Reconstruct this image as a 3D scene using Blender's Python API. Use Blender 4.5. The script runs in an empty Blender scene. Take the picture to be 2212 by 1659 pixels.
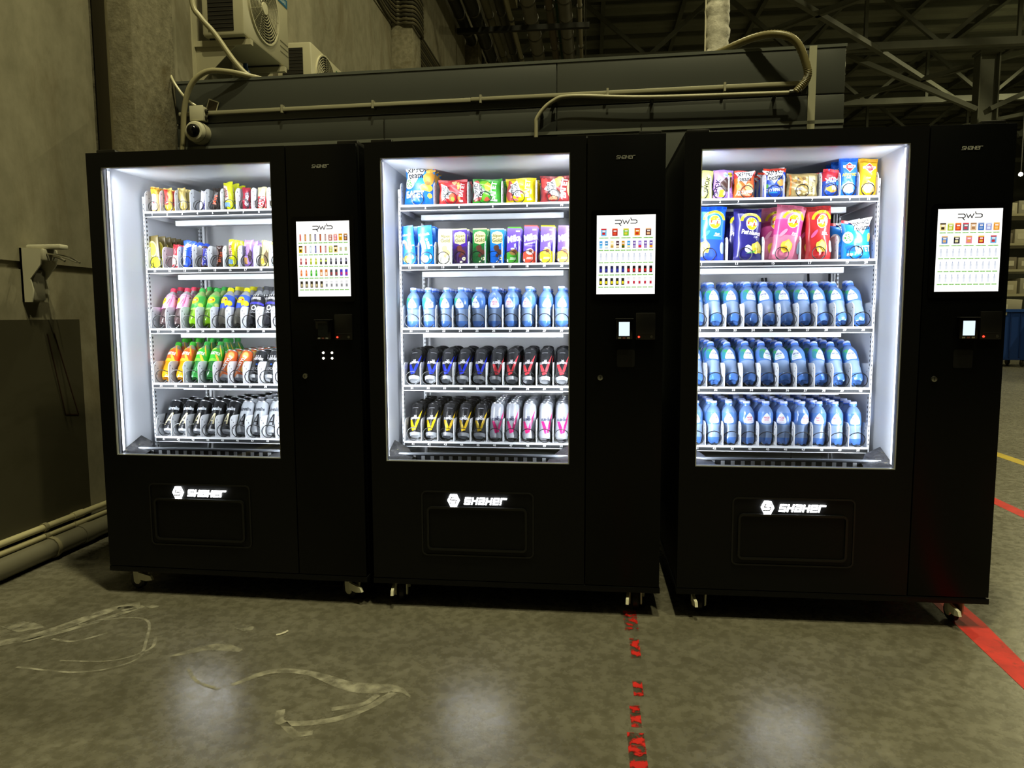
import bpy, bmesh, math, random
from mathutils import Vector, Matrix
from mathutils.geometry import tessellate_polygon

R = math.radians
SC = bpy.context.scene
COL = SC.collection
random.seed(7)

# ------------------------------------------------------------------ camera, world, lights, exposure
cam_d = bpy.data.cameras.new('camera')
cam_d.sensor_fit = 'HORIZONTAL'
cam_d.sensor_width = 36.0
cam_d.lens = 36.0 * 1539.95 / 2212.0
cam_d.clip_start = 0.05
cam_d.clip_end = 400
cam = bpy.data.objects.new('camera', cam_d)
COL.objects.link(cam)
cam.matrix_world = (Matrix.Translation((0.6712, -2.8766, 1.2421)) @ Matrix.Rotation(0.1105, 4, 'Z')
                    @ Matrix.Rotation(math.pi / 2 - 0.0957, 4, 'X') @ Matrix.Rotation(-0.0045, 4, 'Z'))
SC.camera = cam
SC.view_settings.view_transform = 'Standard'
SC.view_settings.look = 'None'
SC.view_settings.gamma = 1.0
SC.view_settings.use_curve_mapping = False
SC.view_settings.exposure = 0.0
SC.cycles.use_denoising = True
SC.cycles.transparent_max_bounces = 14
SC.cycles.max_bounces = 5
SC.cycles.diffuse_bounces = 3
SC.cycles.glossy_bounces = 3
SC.cycles.transmission_bounces = 4
SC.cycles.use_adaptive_sampling = True
SC.cycles.adaptive_threshold = 0.05
SC.cycles.sample_clamp_indirect = 4.0
SC.cycles.caustics_reflective = False
SC.cycles.caustics_refractive = False

world = bpy.data.worlds.new('hall_air')
SC.world = world
world.use_nodes = True
world.node_tree.nodes['Background'].inputs[0].default_value = (0.9, 0.92, 0.72, 1)
world.node_tree.nodes['Background'].inputs[1].default_value = 0.012

HALL_LIGHT = (1.0, 0.92, 0.50)
LAMPS = [(0.9, -1.6, 10.6, 480), (3.4, -3.0, 10.6, 380), (-0.6, 4.6, 10.6, 200), (8.0, 6.0, 10.6, 330),
         (16.0, 12.0, 10.6, 800), (17.0, 22.0, 10.6, 900)]
LOGO_POWER = 36.0
LED_POWER = 5.0
LED_WATTS = 5.6
SCREEN_POWER = 1.15

# ------------------------------------------------------------------ materials
def lin(h):
    if isinstance(h, tuple):
        return h
    h = h.lstrip('#')
    o = []
    for i in (0, 2, 4):
        c = int(h[i:i + 2], 16) / 255
        o.append(c / 12.92 if c <= 0.04045 else ((c + 0.055) / 1.055) ** 2.4)
    return tuple(o)

def new_mat(name):
    m = bpy.data.materials.new(name)
    m.use_nodes = True
    return m, m.node_tree, m.node_tree.nodes['Principled BSDF']

def attr_mat(name, rough=0.4, metal=0.0, spec=0.5, coat=0.0):
    m, t, b = new_mat(name)
    a = t.nodes.new('ShaderNodeAttribute')
    a.attribute_name = 'Col'
    t.links.new(a.outputs['Color'], b.inputs['Base Color'])
    b.inputs['Roughness'].default_value = rough
    b.inputs['Metallic'].default_value = metal
    b.inputs['Specular IOR Level'].default_value = spec
    b.inputs['Coat Weight'].default_value = coat
    b.inputs['Coat Roughness'].default_value = 0.08
    return m

M = {}
M['matte'] = attr_mat('painted_matte', 0.6, 0, 0.35)
M['satin'] = attr_mat('painted_satin', 0.35, 0, 0.5)
M['gloss'] = attr_mat('painted_gloss', 0.12, 0, 0.5)
M['foil'] = attr_mat('printed_foil', 0.26, 0.12, 0.6)
M['metal'] = attr_mat('bare_metal', 0.28, 1.0, 0.5)
M['black'] = attr_mat('black_powder_coat', 0.42, 0, 0.25)
M['blackgloss'] = attr_mat('black_acrylic', 0.30, 0, 0.2)

def emit_mat(name, power):
    m = bpy.data.materials.new(name)
    m.use_nodes = True
    t = m.node_tree
    t.nodes.clear()
    o = t.nodes.new('ShaderNodeOutputMaterial')
    e = t.nodes.new('ShaderNodeEmission')
    a = t.nodes.new('ShaderNodeAttribute')
    a.attribute_name = 'Col'
    t.links.new(a.outputs['Color'], e.inputs['Color'])
    e.inputs['Strength'].default_value = power
    t.links.new(e.outputs[0], o.inputs[0])
    return m

M['screen'] = emit_mat('screen_light', SCREEN_POWER)
M['led'] = emit_mat('led_light', LED_POWER)
M['ledtop'] = emit_mat('led_light_top', LED_POWER)
M['logo'] = emit_mat('logo_light', LOGO_POWER)
M['lamp'] = emit_mat('lamp_light', 14.0)
M['dot'] = emit_mat('indicator_light', 6.0)

def mix_mat(name, opaque, gloss_rough, gloss=1.45, bump=0.0, tint=(1, 1, 1), clear=0.6):
    """thin clear plastic or glass: see-through share + coloured share + mirror by Fresnel"""
    m = bpy.data.materials.new(name)
    m.use_nodes = True
    t = m.node_tree
    t.nodes.clear()
    N = t.nodes.new
    L = t.links.new
    o = N('ShaderNodeOutputMaterial')
    tr = N('ShaderNodeBsdfTransparent')
    gl = N('ShaderNodeBsdfGlossy')
    gl.inputs['Roughness'].default_value = gloss_rough
    fr = N('ShaderNodeFresnel')
    fr.inputs['IOR'].default_value = gloss
    base = tr.outputs[0]
    tr.inputs[0].default_value = (*tint, 1)
    if opaque > 0:
        a = N('ShaderNodeAttribute')
        a.attribute_name = 'Col'
        di = N('ShaderNodeBsdfDiffuse')
        tl = N('ShaderNodeBsdfTranslucent')
        L(a.outputs['Color'], di.inputs[0])
        L(a.outputs['Color'], tl.inputs[0])
        mw = N('ShaderNodeMix')
        mw.data_type = 'RGBA'
        mw.inputs[0].default_value = clear
        mw.inputs[7].default_value = (0.93, 0.96, 1.0, 1)
        L(a.outputs['Color'], mw.inputs[6])
        L(mw.outputs[2], tr.inputs[0])
        m1 = N('ShaderNodeMixShader')
        m1.inputs[0].default_value = 0.2
        L(di.outputs[0], m1.inputs[1])
        L(tl.outputs[0], m1.inputs[2])
        m2 = N('ShaderNodeMixShader')
        m2.inputs[0].default_value = opaque
        L(tr.outputs[0], m2.inputs[1])
        L(m1.outputs[0], m2.inputs[2])
        base = m2.outputs[0]
    if bump > 0:
        tc = N('ShaderNodeTexCoord')
        ns = N('ShaderNodeTexNoise')
        ns.inputs['Scale'].default_value = 60
        bp = N('ShaderNodeBump')
        bp.inputs['Strength'].default_value = bump
        bp.inputs['Distance'].default_value = 0.004
        L(tc.outputs['Object'], ns.inputs['Vector'])
        L(ns.outputs['Fac'], bp.inputs['Height'])
        L(bp.outputs[0], gl.inputs['Normal'])
        L(bp.outputs[0], fr.inputs['Normal'])
    m3 = N('ShaderNodeMixShader')
    L(fr.outputs[0], m3.inputs[0])
    L(base, m3.inputs[1])
    L(gl.outputs[0], m3.inputs[2])
    L(m3.outputs[0], o.inputs[0])
    return m

M['glass'] = mix_mat('window_glass', 0, 0.0, 1.42)
M['water'] = mix_mat('clear_blue_plastic', 0.66, 0.05, 1.7, 1.0, clear=0.75)
M['juice'] = mix_mat('filled_clear_plastic', 0.78, 0.07, 1.55, 0.5)

def noise_mat(name, c1, c2, scale, rough, r2=None, detail=8, bump=0.0, c3=None, s3=1.0, spec=0.4, stretch=(1, 1, 1), p3=(0.55, 0.7)):
    m, t, b = new_mat(name)
    N = t.nodes.new
    L = t.links.new
    tc = N('ShaderNodeTexCoord')
    mp = N('ShaderNodeMapping')
    mp.inputs['Scale'].default_value = stretch
    L(tc.outputs['Object'], mp.inputs['Vector'])
    n = N('ShaderNodeTexNoise')
    n.inputs['Scale'].default_value = scale
    n.inputs['Detail'].default_value = detail
    n.inputs['Roughness'].default_value = 0.62
    L(mp.outputs[0], n.inputs['Vector'])
    r = N('ShaderNodeValToRGB')
    r.color_ramp.elements[0].position = 0.32
    r.color_ramp.elements[1].position = 0.68
    r.color_ramp.elements[0].color = (*lin(c1), 1)
    r.color_ramp.elements[1].color = (*lin(c2), 1)
    L(n.outputs['Fac'], r.inputs[0])
    out = r.outputs[0]
    if c3:
        n2 = N('ShaderNodeTexNoise')
        n2.inputs['Scale'].default_value = s3
        n2.inputs['Detail'].default_value = 10
        n2.inputs['Roughness'].default_value = 0.7
        n2.inputs['Distortion'].default_value = 1.2
        L(mp.outputs[0], n2.inputs['Vector'])
        r3 = N('ShaderNodeValToRGB')
        r3.color_ramp.elements[0].position = p3[0]
        r3.color_ramp.elements[1].position = p3[1]
        L(n2.outputs['Fac'], r3.inputs[0])
        mx = N('ShaderNodeMix')
        mx.data_type = 'RGBA'
        mx.inputs[7].default_value = (*lin(c3), 1)
        L(r3.outputs[0], mx.inputs[0])
        L(out, mx.inputs[6])
        out = mx.outputs[2]
    L(out, b.inputs['Base Color'])
    b.inputs['Roughness'].default_value = rough
    b.inputs['Specular IOR Level'].default_value = spec
    if r2 is not None:
        mr = N('ShaderNodeMapRange')
        mr.inputs['From Min'].default_value = 0.3
        mr.inputs['From Max'].default_value = 0.7
        mr.inputs['To Min'].default_value = rough
        mr.inputs['To Max'].default_value = r2
        L(n.outputs['Fac'], mr.inputs[0])
        L(mr.outputs[0], b.inputs['Roughness'])
    if bump:
        bp = N('ShaderNodeBump')
        bp.inputs['Strength'].default_value = bump
        bp.inputs['Distance'].default_value = 0.01
        L(n.outputs['Fac'], bp.inputs['Height'])
        L(bp.outputs[0], b.inputs['Normal'])
    return m

M['floor'] = noise_mat('polished_concrete', '#605d51', '#88857a', 24.0, 0.21, 0.34, 15, 0.10, '#4f4c3f', 2.6, 0.55, (1, 1, 1), (0.36, 0.86))
M['concrete'] = noise_mat('cast_concrete_wall', '#7d7967', '#938e7c', 6.0, 0.85, None, 15, 0.25, '#675c43', 1.0, 0.3, (1.2, 1.2, 0.8), (0.50, 0.80))
M['concrete_rough'] = noise_mat('rough_concrete_column', '#736e5c', '#948e7a', 18.0, 0.9, None, 15, 0.6, '#6d644c', 2.5, 0.3)
M['olive'] = noise_mat('olive_wall_shade', '#3a3728', '#454234', 1.2, 0.6, None, 6, 0.03, '#33301f', 0.7, 0.4)  # olive tone carries the shade on the lower left wall
M['panel'] = noise_mat('grey_panel_sheet', '#434645', '#494c4a', 0.8, 0.38, None, 3, 0.0)
M['roof'] = noise_mat('ribbed_roof_sheet', '#85877a', '#9a9c8c', 0.5, 0.7)
M['steel'] = noise_mat('grey_painted_steel', '#63655a', '#7c7e72', 0.7, 0.6)
M['foil_duct'] = noise_mat('crumpled_silver_foil', '#9a968c', '#d2cec4', 14, 0.45, None, 6, 0.8)
M['marble'] = noise_mat('crumpled_dark_film', '#0e0e10', '#3a3a3c', 26, 0.25, None, 8, 0.6, '#8d8660', 40, 0.5, p3=(0.6, 0.68))
M['chalk'] = noise_mat('pale_dried_spill', '#8f8c7c', '#b5b2a4', 20, 0.75)

def broken(m, scale, lo, hi):
    """worn paint: parts of the sheet are missing"""
    t = m.node_tree
    b = t.nodes['Principled BSDF']
    tc = t.nodes.new('ShaderNodeTexCoord')
    n = t.nodes.new('ShaderNodeTexNoise')
    n.inputs['Scale'].default_value = scale
    n.inputs['Detail'].default_value = 8
    r = t.nodes.new('ShaderNodeMapRange')
    r.inputs['From Min'].default_value = lo
    r.inputs['From Max'].default_value = hi
    t.links.new(tc.outputs['Object'], n.inputs['Vector'])
    t.links.new(n.outputs['Fac'], r.inputs[0])
    t.links.new(r.outputs[0], b.inputs['Alpha'])
    return m

broken(M['chalk'], 22, 0.28, 0.64)
M['redline'] = noise_mat('red_floor_paint', '#b3130f', '#e0261c', 9, 0.5, None, 8, 0, '#7d1a12', 6, 0.4)
M['redworn'] = broken(noise_mat('worn_red_floor_paint', '#c21a14', '#e0302a', 9, 0.55), 30, 0.46, 0.56)
M['yellowline'] = noise_mat('yellow_floor_paint', '#b59a1e', '#d0b62e', 5, 0.5)

# ------------------------------------------------------------------ mesh building
class MB:
    def __init__(s):
        s.v = []; s.f = []; s.c = []

    def add(s, vs, fs, col):
        n = len(s.v)
        s.v.extend([tuple(p) for p in vs])
        c = lin(col)
        for f in fs:
            s.f.append(tuple(i + n for i in f))
            s.c.append(c)
        return s

    def box(s, x0, x1, y0, y1, z0, z1, col='#ffffff'):
        vs = [(x0, y0, z0), (x1, y0, z0), (x1, y1, z0), (x0, y1, z0), (x0, y0, z1), (x1, y0, z1), (x1, y1, z1), (x0, y1, z1)]
        fs = [(0, 3, 2, 1), (4, 5, 6, 7), (0, 1, 5, 4), (1, 2, 6, 5), (2, 3, 7, 6), (3, 0, 4, 7)]
        return s.add(vs, fs, col)

    def bbox(s, x0, x1, y0, y1, z0, z1, b, col='#ffffff'):
        """box with bevelled edges"""
        bm = bmesh.new()
        bmesh.ops.create_cube(bm, size=1)
        for v in bm.verts:
            v.co = Vector(((x0 + x1) / 2 + v.co.x * (x1 - x0), (y0 + y1) / 2 + v.co.y * (y1 - y0), (z0 + z1) / 2 + v.co.z * (z1 - z0)))
        bmesh.ops.bevel(bm, geom=list(bm.edges), offset=b, segments=2, affect='EDGES', profile=0.5)
        bm.verts.index_update()
        s.add([v.co[:] for v in bm.verts], [[v.index for v in f.verts] for f in bm.faces], col)
        bm.free()
        return s

    def bar(s, a, b, w, h, col='#ffffff'):
        """square bar from a to b"""
        a = Vector(a); b = Vector(b)
        d = (b - a).normalized()
        up = Vector((0, 0, 1)) if abs(d.z) < 0.95 else Vector((0, 1, 0))
        x = d.cross(up).normalized() * (w / 2)
        y = x.cross(d).normalized() * (h / 2)
        vs = [a - x - y, a + x - y, a + x + y, a - x + y, b - x - y, b + x - y, b + x + y, b - x + y]
        return s.add(vs, [(0, 3, 2, 1), (4, 5, 6, 7), (0, 1, 5, 4), (1, 2, 6, 5), (2, 3, 7, 6), (3, 0, 4, 7)], col)

    def tube(s, pts, r, col='#ffffff', n=8, caps=True):
        P = [Vector(p) for p in pts]
        rs = r if isinstance(r, (list, tuple)) else [r] * len(P)
        vs = []; fs = []
        up = None
        for i, p in enumerate(P):
            d = (P[min(i + 1, len(P) - 1)] - P[max(i - 1, 0)])
            if d.length < 1e-9:
                d = Vector((0, 0, 1))
            d.normalize()
            if up is None:
                up = Vector((0, 0, 1)) if abs(d.z) < 0.9 else Vector((1, 0, 0))
            x = d.cross(up)
            if x.length < 1e-5:
                x = d.cross(Vector((0.3, 1, 0.2)))
            x.normalize()
            up = x.cross(d).normalized()
            for k in range(n):
                a = 2 * math.pi * k / n
                vs.append(p + (x * math.cos(a) + up * math.sin(a)) * rs[i])
        for i in range(len(P) - 1):
            for k in range(n):
                k2 = (k + 1) % n
                fs.append((i * n + k, i * n + k2, (i + 1) * n + k2, (i + 1) * n + k))
        if caps:
            fs.append(tuple(range(n))[::-1])
            fs.append(tuple((len(P) - 1) * n + k for k in range(n)))
        return s.add(vs, fs, col)

    def lathe(s, prof, col, n=18, o=(0, 0, 0), axis='z'):
        """prof: (r, z); col: one colour or function of z"""
        vs = []; fs = []; cs = []
        def at(r, z, a):
            x, y = r * math.cos(a), r * math.sin(a)
            if axis == 'z': p = (x, y, z)
            elif axis == 'x': p = (z, x, y)
            else: p = (x, z, y)
            return (p[0] + o[0], p[1] + o[1], p[2] + o[2])
        for r, z in prof:
            for k in range(n):
                vs.append(at(max(r, 1e-5), z, 2 * math.pi * k / n))
        for i in range(len(prof) - 1):
            c = col((prof[i][1] + prof[i + 1][1]) / 2) if callable(col) else col
            base = [(i * n + k, i * n + (k + 1) % n, (i + 1) * n + (k + 1) % n, (i + 1) * n + k) for k in range(n)]
            if axis == 'y':
                base = [f[::-1] for f in base]
            for f in base:
                fs.append(f); cs.append(lin(c))
        m = len(s.v)
        s.v.extend(vs)
        s.f.extend([tuple(q + m for q in f) for f in fs])
        s.c.extend(cs)
        return s

    def prism(s, poly, y0, y1, col, plane='xz'):
        """extrude a 2-d polygon; plane xz -> along y, yz -> along x, xy -> along z"""
        def at(p, t):
            return {'xz': (p[0], t, p[1]), 'yz': (t, p[0], p[1]), 'xy': (p[0], p[1], t)}[plane]
        n = len(poly)
        vs = [at(p, y0) for p in poly] + [at(p, y1) for p in poly]
        tri = tessellate_polygon([[Vector((p[0], p[1], 0)) for p in poly]])
        fs = [tuple(t) for t in tri] + [tuple(i + n for i in t[::-1]) for t in tri]
        fs += [(i, (i + 1) % n, n + (i + 1) % n, n + i) for i in range(n)]
        return s.add(vs, fs, col)

    def mesh(s, name, angle=38, fix=True):
        me = bpy.data.meshes.new(name)
        me.from_pydata(s.v, [], s.f)
        at = me.color_attributes.new('Col', 'FLOAT_COLOR', 'CORNER')
        buf = []
        for f, c in zip(s.f, s.c):
            buf.extend([c[0], c[1], c[2], 1.0] * len(f))
        at.data.foreach_set('color', buf)
        if fix:
            bm = bmesh.new()
            bm.from_mesh(me)
            bmesh.ops.recalc_face_normals(bm, faces=bm.faces)
            bm.to_mesh(me)
            bm.free()
        me.polygons.foreach_set('use_smooth', [True] * len(me.polygons))
        me.set_sharp_from_angle(angle=R(angle))
        me.update()
        return me

    def obj(s, name, mat, parent=None, **k):
        me = s.mesh(name, **k)
        me.materials.append(M[mat])
        return link(name, me, parent)

def link(name, me, parent=None):
    o = bpy.data.objects.new(name, me)
    COL.objects.link(o)
    o.parent = parent
    return o

def tag(o, label, cat, group=None):
    o['label'] = label
    o['category'] = cat
    if group:
        o['group'] = group
    return o

def thing(name, label, cat, mat=None, group=None):
    o = bpy.data.objects.new(name, None)
    o.empty_display_size = 0.05
    COL.objects.link(o)
    if mat is not None:
        o.matrix_world = mat
    return tag(o, label, cat, group)

def struct(o):
    o['kind'] = 'structure'
    return o

def stuff(o):
    o['kind'] = 'stuff'
    return o

def rounded(x0, x1, z0, z1, r, n=5):
    pts = []
    for cx, cz, a0 in ((x1 - r, z1 - r, 0), (x0 + r, z1 - r, 90), (x0 + r, z0 + r, 180), (x1 - r, z0 + r, 270)):
        for k in range(n + 1):
            a = R(a0 + 90 * k / n)
            pts.append((cx + r * math.cos(a), cz + r * math.sin(a)))
    return pts

# ------------------------------------------------------------------ printed matter on curved surfaces
_txt = {}
def text_tris(s, bold=0.0):
    key = (s, bold)
    if key in _txt:
        return _txt[key]
    c = bpy.data.curves.new('lettering', 'FONT')
    c.body = s
    c.resolution_u = 2
    c.offset = bold
    o = bpy.data.objects.new('lettering', c)
    COL.objects.link(o)
    bpy.context.view_layer.update()
    me = bpy.data.meshes.new_from_object(o.evaluated_get(bpy.context.evaluated_depsgraph_get()))
    vs = [(v.co.x, v.co.y) for v in me.vertices]
    fs = [tuple(p.vertices) for p in me.polygons]
    bpy.data.objects.remove(o)
    bpy.data.curves.remove(c)
    bpy.data.meshes.remove(me)
    x0 = min(v[0] for v in vs); x1 = max(v[0] for v in vs)
    y0 = min(v[1] for v in vs); y1 = max(v[1] for v in vs)
    vs = [((x - (x0 + x1) / 2) / (y1 - y0), (y - (y0 + y1) / 2) / (y1 - y0)) for x, y in vs]
    _txt[key] = (vs, fs, (x1 - x0) / (y1 - y0))
    return _txt[key]

class Print:
    """draws flat graphics through a surface map (x, y, offset) -> 3-d point"""
    def __init__(s, mp, w=1.0, h=1.0, off=0.0006, sub=0.012):
        s.mb = MB(); s.mp = mp; s.w = w; s.h = h; s.off = off; s.sub = sub

    def tris(s, vs, fs, col, step=True):
        vs = [tuple(v) for v in vs]
        tri = []
        for f in fs:
            for k in range(1, len(f) - 1):
                tri.append((vs[f[0]], vs[f[k]], vs[f[k + 1]]))
        out = []
        while tri:
            a, b, c = tri.pop()
            e = [(math.dist(a, b), a, b, c), (math.dist(b, c), b, c, a), (math.dist(c, a), c, a, b)]
            e.sort(key=lambda q: -q[0])
            if e[0][0] > s.sub:
                _, p, q, r = e[0]
                m = ((p[0] + q[0]) / 2, (p[1] + q[1]) / 2)
                tri += [(p, m, r), (m, q, r)]
            else:
                out.append((a, b, c))
        P = []; F = []; idx = {}
        for t in out:
            ids = []
            for q in t:
                k = (round(q[0], 6), round(q[1], 6))
                if k not in idx:
                    idx[k] = len(P)
                    P.append(s.mp(q[0], q[1], s.off))
                ids.append(idx[k])
            if len(set(ids)) == 3:
                F.append(tuple(ids))
        s.mb.add(P, F, col)
        if step:
            s.off += 0.00018
        return s

    def poly(s, pts, col):
        q = [(x * s.w, y * s.h) for x, y in pts]
        f = [tuple(t) for t in tessellate_polygon([[Vector((p[0], p[1], 0)) for p in q]])]
        return s.tris(q, f, col)

    def rect(s, x0, x1, y0, y1, col):
        return s.poly([(x0, y0), (x1, y0), (x1, y1), (x0, y1)], col)

    def ell(s, cx, cy, rx, ry, col, n=18, rot=0):
        c, d = math.cos(R(rot)), math.sin(R(rot))
        return s.poly([(cx + (rx * math.cos(6.2832 * k / n)) * c - ry * math.sin(6.2832 * k / n) * d,
                        cy + (rx * math.cos(6.2832 * k / n)) * d + ry * math.sin(6.2832 * k / n) * c) for k in range(n)], col)

    def blob(s, cx, cy, rx, ry, col, seed=0, n=11):
        rn = random.Random(seed)
        return s.poly([(cx + rx * rn.uniform(0.75, 1.1) * math.cos(6.2832 * k / n), cy + ry * rn.uniform(0.75, 1.1) * math.sin(6.2832 * k / n)) for k in range(n)], col)

    def arc(s, cx, cy, r0x, r0y, r1x, r1y, a0, a1, col, n=12):
        A = [R(a0 + (a1 - a0) * k / n) for k in range(n + 1)]
        vs = [(cx + r0x * math.cos(a), cy + r0y * math.sin(a)) for a in A] + [(cx + r1x * math.cos(a), cy + r1y * math.sin(a)) for a in A]
        q = [(x * s.w, y * s.h) for x, y in vs]
        return s.tris(q, [(k, k + 1, n + 2 + k, n + 1 + k) for k in range(n)], col)

    def txt(s, st, cx, cy, hgt, col, rot=0, bold=0.02, maxw=None, shear=0.0, wide=1.0):
        """hgt in metres, position in unit coordinates"""
        vs, fs, asp = text_tris(st, bold)
        if maxw and asp * hgt * wide > maxw:
            wide = maxw / (asp * hgt)
        c, d = math.cos(R(rot)), math.sin(R(rot))
        q = []
        for x, y in vs:
            x = (x * wide + y * shear) * hgt
            y = y * hgt
            q.append((cx * s.w + x * c - y * d, cy * s.h + x * d + y * c))
        return s.tris(q, fs, col)

    def mesh(s, mat, name='printed_graphics'):
        me = s.mb.mesh(name, fix=False)
        me.materials.append(M[mat])
        return me

def rev_map(prof):
    def rad(z):
        for (r0, z0), (r1, z1) in zip(prof, prof[1:]):
            if z0 <= z <= z1 and z1 > z0:
                return r0 + (r1 - r0) * (z - z0) / (z1 - z0)
        return prof[-1][0]
    rm = max(r for r, z in prof)
    def f(x, y, off):
        a = x / rm
        r = rad(y) + off
        return (r * math.sin(a), -r * math.cos(a), y)
    return f

def flat_map(y):
    return lambda px, pz, off: (px, y - off, pz)

def made(mb, mat, name):
    me = mb.mesh(name)
    me.materials.append(M[mat])
    return me

# ------------------------------------------------------------------ the setting
XW = -2.15
g = MB()
g.box(XW - 0.3, 40, -45, 45, -0.3, 0.0)
floor = struct(g.obj('floor', 'floor'))

def floor_poly(name, pts, mat, z=0.0012):
    m = MB()
    m.prism(pts, 0.0, z, '#ffffff', 'xy')
    return m.obj(name, mat, floor)

def floor_stroke(name, pts, w, mat, z=0.0012):
    m = MB()
    n = len(pts)
    vs = []
    for i, p in enumerate(pts):
        a = Vector(pts[max(i - 1, 0)]); b = Vector(pts[min(i + 1, n - 1)])
        d = (b - a).normalized()
        q = Vector((-d.y, d.x))
        ww = (w[i] if isinstance(w, (list, tuple)) else w) / 2
        vs += [(p[0] + q.x * ww, p[1] + q.y * ww, z), (p[0] - q.x * ww, p[1] - q.y * ww, z)]
    m.add(vs, [(2 * i, 2 * i + 1, 2 * i + 3, 2 * i + 2) for i in range(n - 1)], '#ffffff')
    return m.obj(name, mat, floor)

def curve(pts, n=6):
    """Catmull-Rom through points"""
    P = [Vector(p) for p in pts]
    P = [P[0] * 2 - P[1]] + P + [P[-1] * 2 - P[-2]]
    o = []
    for i in range(1, len(P) - 2):
        for k in range(n):
            t = k / n
            a, b, c, d = P[i - 1], P[i], P[i + 1], P[i + 2]
            o.append(0.5 * ((2 * b) + (c - a) * t + (2 * a - 5 * b + 4 * c - d) * t * t + (3 * b - a - 3 * c + d) * t ** 3))
    o.append(P[-2])
    return [tuple(p) for p in o]

floor_poly('red_line', [(2.105, -0.46), (2.133, 0.075), (2.20, 1.4), (2.32, 1.4), (2.253, 0.087), (2.19, -0.46), (2.10, -2.2), (1.99, -2.2)], 'redline')
floor_poly('red_line', [(3.28, -1.0), (3.31, 3.4), (3.40, 3.4), (3.37, -1.0)], 'redline')
floor_poly('yellow_line', [(4.18, 2.2), (4.20, 3.3), (4.16, 9.0), (4.27, 9.0), (4.31, 3.3), (4.29, 2.2)], 'yellowline')
for y0, y1, x0, x1 in ((-0.13, 0.06, 0.812, 0.866), (-0.36, -0.2, 0.825, 0.86), (-0.62, -0.52, 0.818, 0.85), (-0.80, -0.68, 0.80, 0.832), (-1.25, -0.83, 0.785, 0.835)):
    floor_poly('worn_red_line', [(x0, y0), (x1, y0), (x1, y1), (x0, y1)], 'redworn')
# dried spills and scrapes on the concrete
floor_stroke('scrape_mark', curve([(-1.36, -0.65), (-1.1, -0.66), (-0.97, -0.56), (-1.03, -0.40), (-1.13, -0.24), (-1.25, -0.22), (-1.39, -0.30)]), 0.011, 'chalk')
floor_stroke('scrape_mark', curve([(-1.24, -0.59), (-1.05, -0.57), (-0.97, -0.47), (-1.01, -0.37)]), [0.008] * 10 + [0.012] * 9, 'chalk')
floor_stroke('scrape_mark', curve([(-1.62, -0.52), (-1.48, -0.40), (-1.36, -0.16), (-1.27, -0.08)]), 0.055, 'chalk')
floor_stroke('scrape_mark', curve([(-1.50, -0.46), (-1.38, -0.33), (-1.24, -0.10)]), 0.03, 'chalk')
floor_stroke('scrape_mark', curve([(-1.40, -0.43), (-1.3, -0.44), (-1.22, -0.36)]), 0.014, 'chalk')
floor_stroke('spill_mark', curve([(-0.53, -0.69), (-0.44, -0.59), (-0.30, -0.585), (-0.12, -0.66), (0.03, -0.66), (0.09, -0.70)]), [0.02, 0.02, 0.025, 0.025, 0.03, 0.03, 0.03, 0.03, 0.03, 0.03, 0.03, 0.03, 0.03, 0.035, 0.04, 0.045, 0.05, 0.055, 0.06, 0.065, 0.065, 0.06, 0.055, 0.05, 0.04, 0.03, 0.02, 0.015, 0.012, 0.01, 0.008], 'chalk')
floor_stroke('spill_mark', curve([(0.03, -0.68), (-0.03, -0.78), (-0.12, -0.86), (-0.26, -0.89), (-0.30, -0.82)]), 0.028, 'chalk')
floor_stroke('spill_mark', curve([(-0.26, -0.89), (-0.20, -0.94), (-0.15, -0.93)]), 0.025, 'chalk')
floor_stroke('spill_mark', curve([(-0.14, -0.80), (-0.05, -0.76), (-0.02, -0.70)]), 0.022, 'chalk')
floor_stroke('spill_mark', curve([(-0.86, -0.52), (-0.74, -0.43), (-0.62, -0.45)]), [0.01, 0.02, 0.03, 0.04, 0.04, 0.04, 0.05, 0.05, 0.06, 0.05, 0.04, 0.03, 0.02], 'chalk')
floor_stroke('spill_mark', curve([(-0.74, -0.60), (-0.66, -0.68), (-0.56, -0.72)]), 0.012, 'chalk')
rn = random.Random(4)
for cx, cy, r in ((-0.70, -0.26, 0.05), (-1.30, -0.13, 0.05), (-1.20, -0.10, 0.03), (-1.6, -0.34, 0.09)):
    floor_poly('spill_mark', [(cx + r * rn.uniform(0.6, 1.1) * math.cos(k * 0.7), cy + 0.6 * r * rn.uniform(0.6, 1.1) * math.sin(k * 0.7)) for k in range(9)], 'chalk')
g = MB()
g.tube(curve([(-0.545, -0.315, 0.003), (-0.525, -0.300, 0.004), (-0.515, -0.275, 0.003)]), 0.004, '#e8e4d4', 6)
tag(g.obj('paper_scrap', 'matte'), 'small curled white paper scrap lying on floor before left machine', 'paper scrap')
g = MB()
g.prism([(-0.55, 0.20), (-0.30, 0.22), (-0.33, 0.36), (-0.50, 0.34)], 0.0, 0.004, '#6d6a5a', 'xy')
tag(g.obj('cardboard_sheet', 'matte'), 'flat cardboard sheet on the floor under the left machine', 'cardboard')

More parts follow.
